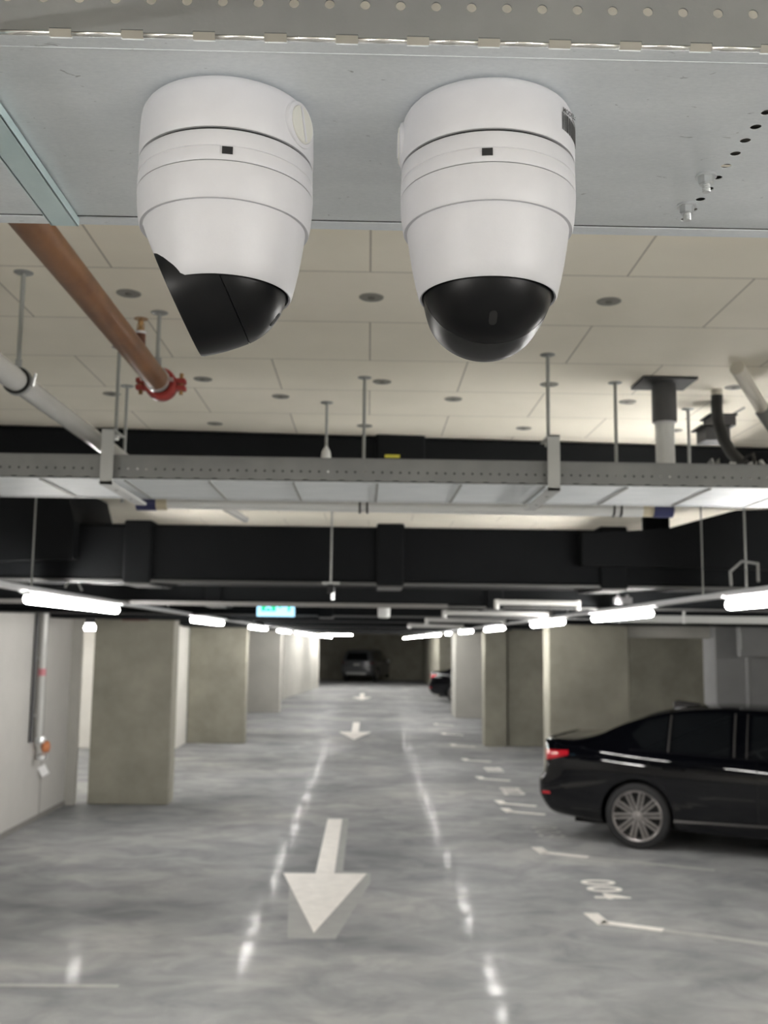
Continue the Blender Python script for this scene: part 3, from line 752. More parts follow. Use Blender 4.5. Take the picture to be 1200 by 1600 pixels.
MB().extr([(-3.7,5.4,zb-.0),(a1.x,5.4,zb+.1),(a1.x,5.4,zt),(a0.x,5.4,a0.z+.12),(-3.7,5.4,a0.z+.12)], (0,.9,0)).build('duct_riser', M_duct, big, smooth=False).matrix_local = Matrix.Translation((0,-Y2,-zb))
r0 = atY(1032, 800, 5.6)
MB().lathe([(.075,-.02),(.075,.22)], seg=24).build('round_stub', M_duct, big).matrix_local = Matrix.Translation((r0.x, 5.7-Y2, zt-zb))
c0 = atY(1075, 825, 5.35)
MB().extr([(c0.x-.55,5.4,zb+.1),(5.0,5.4,zb+.05),(5.0,5.4,zt+.22),(atY(1150,800,5.4).x,5.4,atY(1150,797,5.4).z),(c0.x-.1,5.4,zt-.0),(c0.x-.55,5.4,zt-.03)], (0,.8,0)).build('duct_branch', M_duct, big, smooth=False).matrix_local = Matrix.Translation((0,-Y2,-zb))

# more ducts further down the aisle
duct('black duct crossing next beyond the big one', 7.3, 7.9, 2.08+.262, 2.08+.47, -3.7, 8, flanges=(-1.1,.9), fw=.06)
duct('black duct third from the cameras crossing above the exit sign', 9.6, 10.2, 2.08+.245, 2.62, -3.7, 9, flanges=(-.4,), fw=.07)
duct('black duct crossing just before the first column', 12.0, 12.6, 2.08+.235, 2.7, -3.7, 10, lip=False)
duct('black duct crossing between first and second columns', 16.0, 17.0, 2.08+.232, 2.75, -10, 10, lip=False)
duct('black duct crossing level with the second column', 20.0, 20.75, 2.08+.25, 2.85, -3.6, 2.8, lip=False)
duct('black duct crossing between second and third columns', 25, 26, 2.08+.26, 2.85, -10, 10, lip=False)
duct('black duct crossing near the third column', 31, 32.5, 2.08+.30, 2.85, -10, 10, lip=False)
duct('black duct crossing before the far end', 42, 44, 2.08+.34, 2.85, -2.4, 10, lip=False)
duct('black duct farthest away in front of the end wall', 50, 52, 2.08+.42, 2.88, -8, 3.0, lip=False)
# sheet under the far ceiling; its black colour stands for shade
struct(MB().box(-3.8, 11, 7.45, 57, CZ-.02, CZ-.001), 'ceiling_far', M_soffitshade, 'soffit sheet beyond the big duct, coloured black for missing light', smooth=False)

# crosswise pipes far above the aisle
def cross_pipe(pxa, pxb, py, Y, r, lab, m=M_pvc, drop=.05):
    A, B = atY(pxa, py, Y), atY(pxb, py+2, Y)
    t = empty('cross_pipe', A, lab, 'pipe', 'light grey crosswise pipes above the aisle')
    d = B-A
    MB().tube([(0,0,0), d], r, 14).build('pipe_body', m, t)
    for q in (Vector((0,0,0)), d):
        MB().tube([q+Vector((0,0,r)), q+Vector((0,0,-drop))], r*.95, 12).build('elbow', m, t)
cross_pipe(776, 903, 941, 7.1, .019, 'light grey crosswise pipe nearest the big duct')
cross_pipe(694, 858, 957, 9.3, .024, 'light grey crosswise pipe second from the big duct')
cross_pipe(667, 788, 968, 11.7, .024, 'light grey crosswise pipe third from the big duct')
cross_pipe(640, 722, 977, 15.6, .028, 'light grey crosswise pipe farthest from the big duct')
# long rail crossing low
A, B = atY(0, 938, 7.0), atY(700, 948, 7.0)
tag(MB().box(-3.7, B.x, 7.0, 7.05, B.z-.012, B.z+.016).build('crosswise_rail', mat('dull_rail', (.15,.145,.14), rough=.5)), 'dull grey rail crossing under the second black duct', 'rail')

# beam clamp with its rod, below the big duct
p = atY(517, 912, 5.35)
t = empty('beam_clamp', p, 'small zinc clamp with bolt under the big duct', 'clamp')
MB().box(-.045,.045,-.02,.02,-.004,.008).build('plate', M_hangerpaint, t, smooth=False)
MB().box(-.018,.018,-.02,.02,-.05,-.004).build('jaw', M_rubber, t, smooth=False)
MB().tube([(0.012,-.01,-.02),(.012,-.01,-.085)], .009, 10).build('bolt', M_bolt, t)
rod(p.x, 5.33, p.z+.008, 'threaded rod hanging in front of the big duct to its clamp')
p = atY(1166, 905, 5.2)
rod(p.x, 5.2, 2.08+.30, 'threaded rod in front of the duct end above the lamps')

# white round detector far below duct, white device on right
p = atY(600, 955, 8.9)
t = empty('round_detector', p, 'small white cylindrical detector under the dark ducts at centre', 'detector')
MB().lathe([(.001,-.06),(.04,-.058),(.052,-.045),(.054,.055),(.02,.06)], seg=28).build('body', M_whitepvc, t)
MB().lathe([(.018,.06),(.018,.12)], seg=12).build('stem', M_hangerpaint, t)
p = atY(973, 938, 6.6)
t = empty('junction_box', p, 'small bright white junction box above the lamp row', 'junction box')
MB().box(-.055,.055,-.03,.03,-.022,.018).build('body', M_white, t, bevel=.004)
for s in (-.03, .03): MB().tube([(s,0,.018),(s,0,.034)], .01, 10).build('gland', M_white, t)

# exit sign
p = atY(431, 947, 9.0)
t = empty('exit_sign', (p.x, 9.0, p.z), 'glowing green and pale blue emergency exit sign hanging over the aisle', 'sign')
MB().box(-.165,.165,0,.012,-.09,.07).build('acrylic_panel', M_exitglow, t, bevel=.004)
MB().box(-.125,-.0,-.003,0,-.044,.055).box(.105,.125,-.003,0,-.044,.055).build('green_field', M_green, t, smooth=False)
pg = MB()
pg.lathe([(.012,0),(.012,.002)], c=(-.065,-.0035,.036), axis=(0,1,0), seg=16)
pg.extr([(-.078,-.0035,.022),(-.05,-.0035,.022),(-.045,-.0035,-.005),(-.03,-.0035,-.03),(-.045,-.0035,-.034),(-.063,-.0035,-.012),(-.085,-.0035,-.034),(-.097,-.0035,-.030),(-.078,-.0035,-.004)], (0,.0005,0))
pg.build('running_figure', M_exitglow, t, smooth=False)
ar = MB(); ar.extr([(.03,-.0035,.02),(.06,-.0035,-.0),(.03,-.0035,-.02)], (0,.0005,0)); ar.build('arrow_symbol', M_green, t, smooth=False)
MB().tube([(-.1,.006,.07),(-.1,.006,.30)], .003, 6).tube([(.1,.006,.07),(.1,.006,.30)], .003, 6).build('suspension', M_rod, t)

# ================================================================== LAMP ROWS
LZ = 2.08 + .188
def trunking(x, lab, y0, y1):
    t = empty('lighting_trunking', (x, y0, LZ+.05), lab, 'trunking')
    MB().box(-.03,.03,0,y1-y0,-.012,.012).build('channel', M_trunk, t, smooth=False)
    for y in (-10, -5, -1.5, 1.8, 5.1, 8.6, 11.2, 14.6, 18.6, 23, 28, 35):
        MB().tube([(0,y-y0,.012),(0,y-y0,(CZ if y < 7.4 else CZ-.022)-LZ-.052)], .004, 6).build('suspension_rod', M_rod, t)
trunking(-1.67, 'lighting trunking along the aisle on the exit sign side', -13, 46)
trunking(1.67, 'lighting trunking along the aisle on the sedan side', -13, 46)
def lamp(x, y0, y1, lab, parent=None, horiz=False):
    L = y1-y0
    t = empty('strip_lamp', (x, y0, LZ), lab, 'strip lamp', 'white strip lamps along the trunking')
    if horiz:
        MB().box(0, L, -.035,.035, .012,.038).build('housing', M_trunk, t, smooth=False)
        MB().tube([(.02,0,0),(L-.02,0,0)], .026, 14).build('diffuser', M_lamp, t); return t
    MB().box(-.014,.014, 0, L, .020,.038).build('housing', M_trunk, t, smooth=False)
    d = MB()
    n = 12; A = []; 
    for yy in (.01, .03, L-.03, L-.01):
        k = .6 if yy in (.01, L-.01) else 1
        A.append([d.bm.verts.new((.023*k*math.cos(PI-1.05+(PI+2.1)*i/n), yy, .001+.023*k*math.sin(PI-1.05+(PI+2.1)*i/n))) for i in range(n+1)])
    for P, Q in zip(A, A[1:]):
        for i in range(n): d.bm.faces.new([P[i], P[i+1], Q[i+1], Q[i]])
        d.bm.faces.new([P[0], Q[0], Q[n], P[n]])
    d.bm.faces.new(A[0]); d.bm.faces.new(A[-1])
    d.build('diffuser', M_lamp, t)
    for s in (.04, L-.04): MB().box(-.045,.045, s-.012, s+.012, .034,.046).build('bracket', M_trunk, t, smooth=False)
    return t
left = [(5.03,6.86),(9.8,11.8),(14.6,16.9),(19.2,22.0),(24.0,27.5),(28.6,32.5),(34,37.5),(39,42.5),(44,47)]
right = [(3.1,4.75),(6.05,7.6),(8.8,10.45),(12.7,14.6),(16.6,18.7),(21.0,21.9),(24.0,26.6),(27.6,29.8),(31.5,34),(35.5,38),(40,42.5),(44,48)]
onames = ['nearest', 'second', 'third', 'fourth', 'fifth', 'sixth', 'seventh', 'eighth', 'ninth', 'tenth', 'eleventh', 'twelfth']
for i, (a_, b_) in enumerate(left): lamp(-1.67, a_, b_, 'bright white strip lamp, %s in the row on the exit sign side' % onames[i])
for i, (a_, b_) in enumerate(right): lamp(1.67, a_, b_, 'bright white strip lamp, %s in the row on the sedan side' % onames[i])
for s in (-1, 1):
    for k, y0 in enumerate((-11.4, -8.2, -5.0, -1.8)):
        lamp(s*1.67, y0, y0+1.6, 'strip lamp behind the camera, %s from the end wall on the %s side' % (onames[k], 'sedan' if s > 0 else 'exit sign'))
lamp(-2.2, 46, 47.5, 'crosswise strip lamp at the far end of the aisle', horiz=True).location = (-2.2, 45.8, LZ+.12)
# unseen lamps added to brighten the side bays and the grey car
lamp(-5.6, 15.2, 16.8, 'unseen strip lamp added in the bay behind the first column').location = (-5.3, 14.6, LZ+.0)
lamp(-5.6, 15.2, 16.8, 'unseen strip lamp added in the bay beside the slanting wall').location = (-5.5, 24.5, LZ+.15)
lamp(-5.6, 15.2, 16.8, 'second unseen strip lamp added in the bay behind the first column').location = (-5.6, 17.6, LZ+.0)
lamp(-5.6, 15.2, 16.8, 'unseen strip lamp added in the bay near the white wall block').location = (-7.2, 17.0, LZ+.0)
lamp(5.6, 15.2, 16.8, 'hidden strip lamp added above the silver grey car').location = (.6, 48.6, LZ+.35)
lamp(5.6, 15.2, 16.8, 'hidden strip lamp added beside the silver grey car').location = (-1.6, 48.6, LZ+.35)
lamp(5.6, 15.2, 16.8, 'unseen strip lamp added in the bay beyond the sedan').location = (6.2, 16.3, LZ+.25)
p = atY(141, 979, 14.2)
t = empty('round_lamp', p, 'small round white lamp seen through the gap beside the first column', 'lamp')
MB().lathe([(.001,-.05),(.08,-.045),(.095,-.02),(.095,.005)], seg=24).build('diffuser', M_lamp, t)
MB().lathe([(.06,.005),(.06,.05)], seg=24).build('base', M_trunk, t)
for i, (x, y) in enumerate(((5.4,-10),(5.4,-6),(5.4,-2),(5.4,2.2),(5.4,6.4),(8.2,-8),(8.2,-3),(8.2,2),(8.2,7),(-1.9,-12.6),(3.4,-12.6))):  # unseen lamps off to the sides, added for brighter, more even ceiling light
    lamp(x, y, y+1.6, 'unseen strip lamp added outside the view, number %s of the side bay lamps' % (onames[i]))
# cable bends looping up from the trunking
for x, y, lab in ((-1.67,6.0,'thin cable loop above the nearest strip lamp of the exit sign row'),(1.67,4.7,'thin cable loop above the nearest strip lamp of the sedan row')):
    tag(MB().tube([(x, y, LZ+.09), (x-.02, y-.05, LZ+.15), (x, y-.15, LZ+.19), (x+.02, y-.28, LZ+.17), (x, y-.33, LZ+.09)], .006, 8).build('cable_loop', M_hangerpaint), lab, 'cable')
# small grey wall box on the first column lamp line
p = atY(212, 966, 12.8)
tag(MB().box(-.16,.16,-.03,.03,-.03,.02).build('brown_box', M_redbox, bevel=.004), 'flat dark brown-red box at the top of the first column', 'box').location = p
# ladder tray at right
p0, p1 = atY(960, 966, 9.1), atY(1200, 962, 9.1)
t = empty('cable_ladder', (p0.x, 9.1, p0.z), 'pale cable ladder running crosswise beyond the nearest sedan side lamp', 'cable ladder')
W = 4.5
MB().box(0,W,0,.02,-.03,.03).build('rail', M_hangerpaint, t, smooth=False)
MB().box(0,W,.28,.30,-.03,.03).build('rail', M_hangerpaint, t, smooth=False)
for k in range(15): MB().box(.1+k*.3,.13+k*.3,.02,.28,-.02,-.005).build('rung', M_hangerpaint, t, smooth=False)
for k in (0.05, .62, 1.5, 2.6): MB().tube([(k,.0,-.04),(k,0,.16)], .012, 8).build('drop_rod', M_hangerpaint, t)

# left wall pipe with valve
wx = -3.8
Yp = 11.05
yp = lambda px, py: (CAM + ray(px, py)*((wx+.06)/ray(px, py).x))
a = yp(72, 985); b = yp(60, 1155)
t = empty('wall_pipe', (wx+.06, b.y, b.z), 'pale vertical pipe on the grey side wall ending in a valve', 'pipe')
MB().tube([(0,0,0),(0,0,CZ-.3-b.z)], .042, 18).build('pipe_body', M_pvc, t)
MB().tube([(-.035,-.17,-.02),(-.035,-.17,CZ-.3-b.z)], .022, 12).build('pipe_shadow', M_flange, t)  # dark tube standing for the shadow beside the pale pipe
for z in (.25, .9): MB().box(-.058,.02,-.01,.01,z,z+.03).build('wall_bracket', M_bolt, t, smooth=False)
z = yp(68,1050).z-b.z
MB().lathe([(.0435,z-.04),(.0435,z+.04)], seg=18).build('pink_band', M_pinksticker, t)
t = empty('hose_valve', (wx+.08, b.y, b.z-.03), 'orange headed valve with a silver cap below the pale wall pipe', 'valve')
MB().lathe([(.05,.06),(.06,.04),(.06,.0),(.04,-.02)], seg=20).build('collar', M_bolt, t)
MB().lathe([(.02,-.05),(.062,-.035),(.068,-.0),(.062,.035),(.02,.05)], c=(.05,.06,-.06), axis=(1,.4,0), seg=20).build('valve_head', M_valve, t)
MB().lathe([(.02,.0),(.06,-.02),(.062,-.06),(.02,-.075)], c=(.02,.02,-.13), seg=20).build('cap', M_bolt, t)
p = yp(68, 1204)
tag(MB().box(-.002,.002,-.045,.045,-.06,.06).build('paper_tag', M_tagw, smooth=False), 'small white paper tag hanging under the orange valve', 'tag').location = p
bpy.data.objects['paper_tag'].rotation_euler = (.5,0,-1.1)
# grey electrical box on the right grey wall
p = atY(1180, 1000, 12.95)
t = empty('electrical_cabinet', (p.x, 12.98, p.z), 'flat grey electrical cabinet on the grey wall above the sedan', 'cabinet')
MB().box(-.22,.3,-.09,.02,-.21,.28).build('body', M_greywall, t, bevel=.01)
MB().tube([(-.2,-.1,.1),(-.2,-.1,-.12)], .012, 8).build('hinge', M_rod, t)
MB().tube([(-.10,-.02,-.21),(-.10,-.02,-2.0)], .03, 10).build('conduit', M_greywall, t)

# ================================================================== CARS
def interp(pts, x):
    n = len(pts)
    if x <= pts[0][0]: return pts[0][1]
    if x >= pts[-1][0]: return pts[-1][1]
    for i in range(n-1):
        if x <= pts[i+1][0]: break
    def sl(j): return (pts[j+1][1]-pts[j][1])/(pts[j+1][0]-pts[j][0])
    def tan(j):
        if j == 0: return sl(0)
        if j == n-1: return sl(n-2)
        a, b = sl(j-1), sl(j)
        return 0 if a*b <= 0 else 2*a*b/(a+b)
    x0, y0 = pts[i]; x1, y1 = pts[i+1]; h = x1-x0; t = (x-x0)/h
    return (2*t**3-3*t**2+1)*y0 + (t**3-2*t**2+t)*h*tan(i) + (-2*t**3+3*t**2)*y1 + (t**3-t**2)*h*tan(i+1)
SEDAN = dict(L=4.71, ra=1.08, fa=3.88, wr=.335, arch=.375,
    top=[(0,1.045),(.06,1.062),(.16,1.068),(.35,1.075),(.58,1.12),(.95,1.28),(1.25,1.38),(1.6,1.442),(2.0,1.46),(2.5,1.45),(2.85,1.405),(3.2,1.24),(3.55,1.035),(3.7,.985),(4.15,.90),(4.5,.78),(4.66,.66),(4.71,.60)],
    belt=[(0,.945),(.2,.99),(.6,1.005),(1.2,.985),(2.5,.945),(3.4,.93),(3.9,.875),(4.4,.74),(4.71,.56)],
    w=[(0,.76),(.03,.80),(.12,.85),(.35,.885),(.9,.91),(2.4,.905),(3.9,.905),(4.3,.86),(4.55,.74),(4.66,.6),(4.71,.5)],
    wr_=[(0,.60),(.1,.68),(.4,.70),(.7,.66),(1.05,.60),(1.5,.575),(2.4,.585),(2.9,.60),(3.3,.64),(3.65,.70),(4.2,.66),(4.55,.55),(4.71,.42)],
    drop=[(0,.012),(.5,.02),(.8,.035),(1.3,.055),(2.4,.06),(3.0,.055),(3.5,.02),(4.71,.03)],
    bot=[(0,.36),(.08,.27),(.4,.235),(1,.20),(2.4,.18),(3.9,.19),(4.5,.20),(4.71,.28)],
    rear=[(.2,.14),(.34,.05),(.50,.0),(.62,.0),(.72,.06),(.84,.075),(.95,.055),(1.03,.03),(1.08,.0),(1.45,0)],
    front=[(.2,.10),(.4,.0),(.6,.02),(.75,.12),(.9,.2),(1.45,.2)],
    inset=.08)
SUV = dict(L=4.45, ra=.95, fa=3.6, wr=.36, arch=.41,
    top=[(0,1.50),(.1,1.60),(.3,1.655),(.8,1.68),(1.6,1.69),(2.2,1.66),(2.6,1.58),(3.0,1.36),(3.3,1.14),(3.5,1.08),(4.0,1.0),(4.3,.90),(4.45,.75)],
    belt=[(0,1.06),(.4,1.08),(1.5,1.05),(2.8,1.02),(3.5,.99),(4.1,.88),(4.45,.66)],
    w=[(0,.74),(.06,.84),(.2,.90),(.6,.93),(2.4,.925),(3.7,.92),(4.1,.86),(4.35,.74),(4.45,.6)],
    wr_=[(0,.60),(.2,.64),(.8,.665),(2.2,.66),(2.8,.68),(3.3,.76),(4,.72),(4.45,.5)],
    drop=[(0,.05),(.4,.07),(2.3,.07),(2.9,.05),(3.4,.02),(4.45,.03)],
    bot=[(0,.42),(.1,.32),(.4,.28),(2.4,.25),(4.2,.28),(4.45,.36)],
    rear=[(.25,.16),(.4,.04),(.55,.0),(.72,.0),(.85,.07),(1.05,.09),(1.3,.17),(1.6,.30),(1.75,.30)],
    front=[(.2,.10),(.5,.0),(.7,.02),(.9,.12),(1.8,.2)],
    inset=.06)
class CarShape:
    def __init__(s, P): s.P = P
    def section(s, x):
        P = s.P; w = interp(P['w'], x); zb = interp(P['bot'], x); zt = interp(P['top'], x)
        zbelt = min(interp(P['belt'], x), zt-.02); wr_ = min(interp(P['wr_'], x), w*.97); zr = max(zt - interp(P['drop'], x), zbelt+.004)
        wb = w*(1-P['inset'])
        key = [(0,zb),(w*.55,zb),(w*.86,zb+.015),(w*.965,zb+.09),(w*.99,zb+.24),(w,(zb+.24)*.45+zbelt*.55-.02),(w*.992,zbelt-.155),(w*.968,zbelt-.06),(wb,zbelt)]
        up = [(wb*.5+wr_*.5+.012,(zbelt+zr)/2),(wr_,zr),(wr_*.9,zr+(zt-zr)*.55),(wr_*.6,zr+(zt-zr)*.88),(wr_*.25,zt-.001),(0,zt)]
        return key, up
    def xs(s, x, z):
        P = s.P; L = P['L']; k = 0
        if x < .6: k += interp(P['rear'], z)*max(0, 1-x/.6)**1.5
        if x > L-.7: k -= interp(P['front'], z)*max(0, (x-(L-.7))/.7)**1.5
        return x + k
    def point(s, x, v, upper, off=0):
        "v in [0,1] along the side keys (lower) or the greenhouse keys (upper)"
        def raw(x, v):
            key, up = s.section(x); ks = [key[-1]]+up if upper else key
            n = len(ks)-1; f = min(v*n, n-1e-6); i = int(f); t = f-i
            p1, p2 = ks[i], ks[i+1]; p0 = ks[i-1] if i else p1; p3 = ks[i+2] if i+2 <= n else p2
            def cr(a, b, c, d): return .5*((2*b)+(c-a)*t+(2*a-5*b+4*c-d)*t*t+(3*b-a-3*c+d)*t**3)
            y = cr(p0[0],p1[0],p2[0],p3[0]); z = cr(p0[1],p1[1],p2[1],p3[1])
            return Vector((s.xs(x, z), max(y,0), z))
        p = raw(x, v)
        if off:
            a = raw(min(x+.02, s.P['L']), v) - raw(max(x-.02, 0), v); b = raw(x, min(v+.01,1)) - raw(x, max(v-.01,0))
            n = a.cross(b)
            if n.length > 1e-9:
                n.normalize()
                if n.y < 0: n = -n
                p = p + n*off
        return p
    def side(s, x, z, off=.003):
        "point on the flank at height z"
        lo, hi = .25, 1.0
        for _ in range(24):
            m = (lo+hi)/2
            if s.point(x, m, False).z < z: lo = m
            else: hi = m
        return s.point(x, lo, False, off)
    def glass(s, x, t, off=.004): return s.point(x, t/3.0, True, off)   # t 0 belt .. 1 roof edge (2 keys of 6)

def arch_z(P, x):
    z = 0
    for a in (P['ra'], P['fa']):
        d = abs(x-a)
        if d < P['arch']: z = max(z, math.sqrt(P['arch']**2-d*d)+P['wr'])
    return z
def patch(mb, pf, nu, nv, th=None):
    g = [[mb.bm.verts.new(pf(i/nu, j/nv)) for j in range(nv+1)] for i in range(nu+1)]
    for i in range(nu):
        for j in range(nv): mb.bm.faces.new([g[i][j], g[i+1][j], g[i+1][j+1], g[i][j+1]])
def car(P, label, paint, group=None, name='car', detail=True, suv=False):
    S = CarShape(P); L = P['L']
    t = empty(name, (0,0,0), label, 'car', group)
    mb = MB()
    xs = [0,.01,.03,.06,.1]; x = .15
    while x < L-.12: xs.append(x); x += .045
    xs += [L-.1,L-.06,L-.03,L-.01,L]
    for a in (P['ra'], P['fa']):
        for q in (-1, 1): xs += [a+q*P['arch']*1.0005, a+q*P['arch']*.9995, a+q*P['arch']*.985, a+q*P['arch']*.95, a+q*P['arch']*.9]
    xs = sorted(set(round(v, 5) for v in xs))
    NV, NU = 40, 22
    rows = []
    for x in xs:
        half = [S.point(x, k/NV, False) for k in range(NV)] + [S.point(x, k/NU, True) for k in range(NU+1)]
        az = arch_z(P, x)
        if az:
            for p in half:
                if p.z < az and p.z < .98:
                    p.z = az; 
        full = half + [Vector((p.x, -p.y, p.z)) for p in reversed(half[1:-1])]
        rows.append([mb.bm.verts.new(p) for p in full])
    n = len(rows[0])
    for A, B in zip(rows, rows[1:]):
        for k in range(n):
            try: mb.bm.faces.new([A[k], A[(k+1)%n], B[(k+1)%n], B[k]])
            except ValueError: pass
    for r in (rows[0], rows[-1]):
        c = sum((v.co for v in r), Vector())/n; cv = mb.bm.verts.new(c)
        for k in range(n): mb.bm.faces.new([r[k], r[(k+1)%n], cv])
    mb.build('body_shell', paint, t, ang=45)
    MB().box(.35, L-.35, -.60, .60, P['bot'][3][1]-.02, .72).build('underbody', M_under, t, smooth=False)
    for sg in (-1, 1):
        F_ = lambda v: Vector((v.x, v.y*sg, v.z))
        # side windows
        if suv: wins = [(.42,.95,.10,.9),(1.02,1.85,.08,.92),(1.95,2.75,.08,.92)]
        else: wins = [(1.0,1.37,.10,.92),(1.43,2.00,.08,.94),(2.21,3.0,.08,.94)]
        for wi, (a, b, lo, hi) in enumerate(wins):
            mbw = MB()
            def pf(u, v, a=a, b=b, lo=lo, hi=hi, wi=wi):
                xb = a+(b-a)*u; 
                if wi == 0: # pointed at the rear: lower corner kicked up
                    x_ = a + (b-a)*u; l = lo + (hi-lo)*(.55 if not suv else .3)*max(0, 1-u*2.6)
                    return F_(S.glass(x_ + (.14*v*(1-u)), l+(hi-lo-(l-lo))*v))
                if wi == 2: x_ = a+(b+.30*(1-v)-a)*u; return F_(S.glass(x_, lo+(hi-lo)*v))
                return F_(S.glass(xb, lo+(hi-lo)*v))
            patch(mbw, pf, 16, 8)
            mbw.build('side_window', M_carglass, t)
        if detail:
            # window dividers
            for xd in (1.40, 2.045, 2.165):
                MB().tube([F_(S.glass(xd, q/8*.9+.06, .006)) for q in range(9)], .009 if xd != 2.165 else .006, 6).build('window_divider', M_trim, t)
            # belt trim, kink trim
            MB().tube([F_(S.glass(1.0+.02*q*5, .03, .004)) for q in range(21)], .006, 6).build('belt_trim', M_glossblack, t)
            # shut lines
            for xd, z0, z1 in ((2.265,.30,.93),(3.25,.30,.92)):
                MB().tube([F_(S.side(xd, z0+(z1-z0)*q/10, -.001)) for q in range(11)], .004, 6).build('door_gap', M_under, t)
            MB().tube([F_(S.side(1.18+.18*(1-q/10)**2+.02, .62+(.33)*q/10, -.001)) for q in range(11)], .004, 6).build('door_gap', M_under, t)
            for xd in (1.36, 2.45):
                A = F_(S.side(xd, .83, .018)); B = F_(S.side(xd+.21, .825, .018))
                MB().tube([A+Vector((0,-.02*sg,0)), A+(B-A)*.1+Vector((0,0.004*sg,0)), B-(B-A)*.1+Vector((0,0.004*sg,0)), B+Vector((0,-.02*sg,0))], .011, 8).build('door_handle', paint, t)
            # sill blade
            MB().tube([F_(S.side(1.45+.19*q, .315+.004*q, .004)) for q in range(11)], .010, 6).build('sill_trim', M_trim, t)
            # tail lamp
            tl = MB()
            def pt(u, v):
                x_ = .0 + .34*u; zc = .885+.045*u; h = .055*(1-u*.55)
                return F_(S.side(x_, min(zc - h + 2*h*v, .975), .005))
            patch(tl, pt, 16, 8); tl.build('tail_lamp', M_tail, t)
            # fuel flap outline / reflector
            MB().obox(F_(S.side(.12,.50,.003)), (.06,0,0), (0,.003,0), (0,0,.012)).build('reflector', M_tail, t)
            # mirror
            m_ = F_(S.side(3.02, .93, .11))
            MB().lathe([(.01,-.08),(.06,-.06),(.078,0),(.07,.05),(.01,.085)], c=m_+Vector((0,0,.09)), axis=(0.25,sg,0), seg=18).build('wing_mirror', paint, t)
        else:
            tl = MB()
            def pt(u, v):
                x_ = .0 + .30*u; zc = (.93 if not suv else .98); h = .06*(1-u*.5)
                return F_(S.side(x_, zc - h + 2*h*v, .005))
            patch(tl, pt, 8, 4); tl.build('tail_lamp', mat('dull_red_lens', (.10,.02,.02), rough=.3), t)
            m_ = F_(S.side(3.02 if not suv else 2.75, .9, .11))
            MB().lathe([(.01,-.08),(.06,-.06),(.078,0),(.07,.05),(.01,.085)], c=m_+Vector((0,0,.12)), axis=(0.25,sg,0), seg=14).build('wing_mirror', paint if not suv else M_bolt, t)
    # rear and front screens
    for nm, a, b, sgn in (('rear_window', *( (.72,1.38) if not suv else (.06,.16) ), 1), ('windscreen', *( (2.86,3.42) if not suv else (2.5,3.12) ), 1)):
        if suv and nm == 'rear_window':
            r = MB()
            z0, z1 = 1.12, 1.50
            def pf(u, v):
                z = z0+(z1-z0)*v; return Vector((S.xs(0, z)-.012, (u-.5)*2*(.62-.10*v), z))
            patch(r, pf, 12, 6); r.build(nm, M_carglass, t)
            b_ = MB(); b_.box(.0,.06,-.16,.16,.0,.1); o = b_.build('number_plate', M_plate, t, smooth=False); o.location = (S.xs(0,.9)-.03,0,.84)
            MB().box(-.03,.1,-.55,.55,.36,.5).build('bumper_insert', M_hangerpaint, t, bevel=.02)
            continue
        r = MB()
        def pf(u, v, a=a, b=b):
            x_ = a+(b-a)*v; q = abs(u-.5)*2; p = S.point(x_, 1-q*.60, True, .004); p.y = math.copysign(p.y, u-.5) if u != .5 else 0; return p
        patch(r, pf, 20, 10); r.build(nm, M_carglass, t)
    if not suv:
        MB().extr([(.0,-.45,1.052),(.0,.45,1.052),(.09,.56,1.066),(.09,-.56,1.066)], (0,0,.010)).build('boot_spoiler', M_glossblack, t, bevel=.004)
        b_ = MB(); b_.box(.0,.02,-.26,.26,.0,.11); o = b_.build('number_plate', M_plate, t, smooth=False); o.location = (.035,0,.66)
    if detail:
        fin = MB(); fin.extr([(1.30,-.02,1.37),(1.32,-.02,1.47),(1.37,-.02,1.478),(1.60,-.02,1.455),(1.62,-.02,1.42)], (0,.04,0)); fin.build('aerial_fin', M_glossblack, t, bevel=.012)
    # wheels
    def wheel(xa, sg, proto=None):
        wr = P['wr']
        if proto is None:
            w = MB().lathe([(.215,-.11),(.29,-.115),(wr-.012,-.10),(wr,-.07),(wr,.07),(wr-.012,.10),(.292,.115),(.258,.108),(.250,.095),(.250,-.09)], axis=(0,1,0), seg=56, caps=False).build('wheel', M_tyre, t)
            MB().lathe([(.252,.095),(.258,.106),(.250,.113),(.240,.107),(.234,.09),(.228,.02)], axis=(0,1,0), seg=56, caps=False).build('rim_ring', M_rim, w)
            MB().lathe([(.240,.03),(.001,.03)], axis=(0,1,0), seg=40, caps=False).build('spoke_gap_shade', M_rimdark, w)  # black disc: shade between the spokes put into its colour
            sp = MB(); n = 10
            for k in range(n):
                a = 2*PI*k/n + .1
                for q in (-1, 1):
                    a1 = a + q*.088
                    P0 = Vector((math.cos(a)*.035 + -math.sin(a)*q*.016, .085, math.sin(a)*.035 + math.cos(a)*q*.016))
                    P1 = Vector((math.cos(a1)*.245, .100, math.sin(a1)*.245))
                    d = (P1-P0); md = (P0+P1)/2; s_ = Vector((0,1,0)).cross(d).normalized()
                    sp.obox(md, d/2, s_*.0100, Vector((0,.010,0)))
            sp.build('spokes', M_rim, w, smooth=False, bevel=.002)
            MB().lathe([(.045,.07),(.042,.098),(.030,.102),(.001,.103)], axis=(0,1,0), seg=24).build('hub_cap', M_rim, w)
        else: w = copy_tree(proto, None, t)
        w.location = (xa, sg*(interp(P['w'], xa)-.135), wr); w.rotation_euler.z = 0 if sg > 0 else PI
        w.rotation_euler.y = .17*xa
        return w
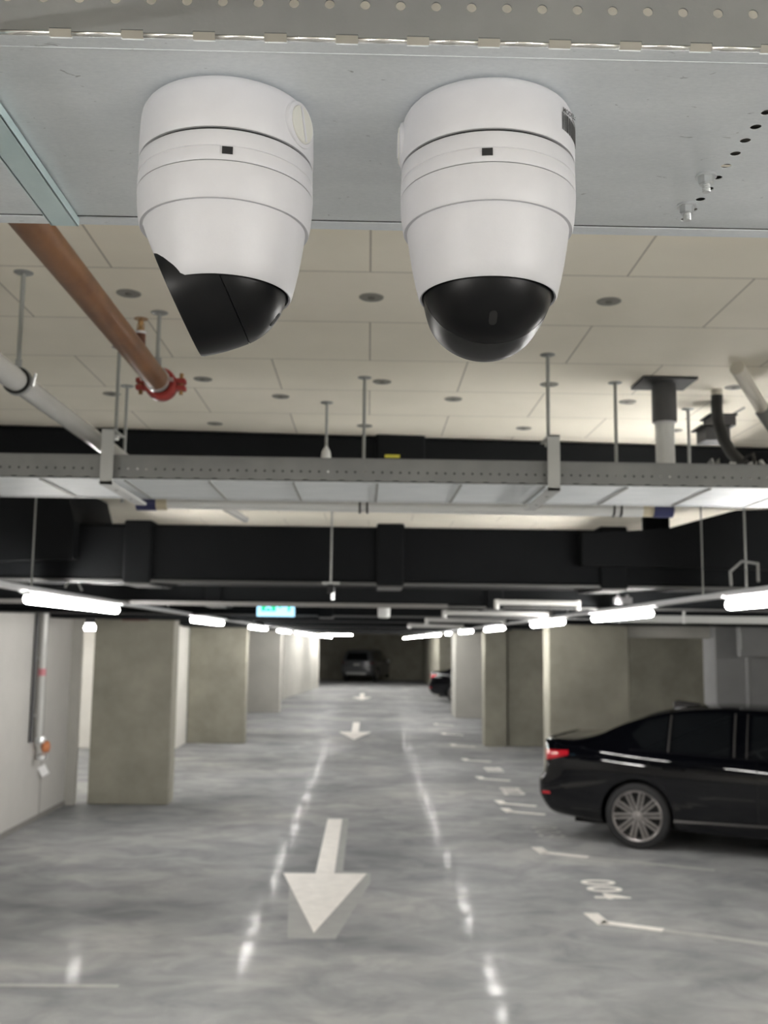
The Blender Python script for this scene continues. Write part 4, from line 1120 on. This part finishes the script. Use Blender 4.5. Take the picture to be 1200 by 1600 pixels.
    w0 = wheel(P['ra'], -1); wheel(P['ra'], 1, w0); wheel(P['fa'], -1, w0); wheel(P['fa'], 1, w0)
    return t

def place(t, x, y, heading):
    t.location = (x, y, 0); t.rotation_euler.z = heading
sedan = car(SEDAN, 'glossy black sedan parked nose in beside the empty stall 004', M_paint)
# rear axle wheel centre on the visible side -> from photo
H = -SK
wc = atZ(997, 1327, 0)                      # contact point of the near rear wheel
fwd = Vector((math.cos(H), math.sin(H), 0)); lft = Vector((-math.sin(H), math.cos(H), 0))
org = wc - fwd*SEDAN['ra'] + lft*(.86)
place(sedan, org.x, org.y, H)
b = copy_tree(sedan, 'distant black sedan with a red tail lamp beyond the pale column'); place(b, 2.52, 37.6, H)
g2 = car(SEDAN, 'distant dark grey car with its low nose beside the pale column', M_greypaint, detail=False)
place(g2, 2.62+4.71*math.cos(SK)+.25, 31.8-4.71*math.sin(SK)+.9, PI-SK)
suv = car(SUV, 'silver grey car seen from behind at the far end of the aisle', M_greypaint, name='car', detail=False, suv=True)
p = atZ(556, 1065.5, 0)
place(suv, p.x, p.y+.3, PI/2-math.radians(16))

# ================================================================== WORLD, LIGHT, CAMERA
w = bpy.data.worlds.new('world'); sc.world = w; w.use_nodes = True
w.node_tree.nodes['Background'].inputs[0].default_value = (.9,.92,1,1); w.node_tree.nodes['Background'].inputs[1].default_value = 0.02
cd = bpy.data.cameras.new('camera'); co = bpy.data.objects.new('camera', cd); col.objects.link(co)
co.matrix_world = Matrix.Translation(CAM) @ RM.to_4x4()
cd.sensor_fit = 'VERTICAL'; cd.sensor_height = 36; cd.lens = 36
cd.clip_start = .02; cd.clip_end = 200
cd.dof.use_dof = True; cd.dof.focus_distance = .84; cd.dof.aperture_fstop = 11
sc.camera = co
sc.view_settings.view_transform = 'Standard'; sc.view_settings.look = 'None'; sc.view_settings.gamma = 1
sc.view_settings.use_curve_mapping = False
sc.view_settings.exposure = 0.36
sc.cycles.max_bounces = 8; sc.cycles.diffuse_bounces = 5; sc.cycles.glossy_bounces = 4
sc.cycles.use_denoising = True
sc.cycles.sample_clamp_indirect = 8
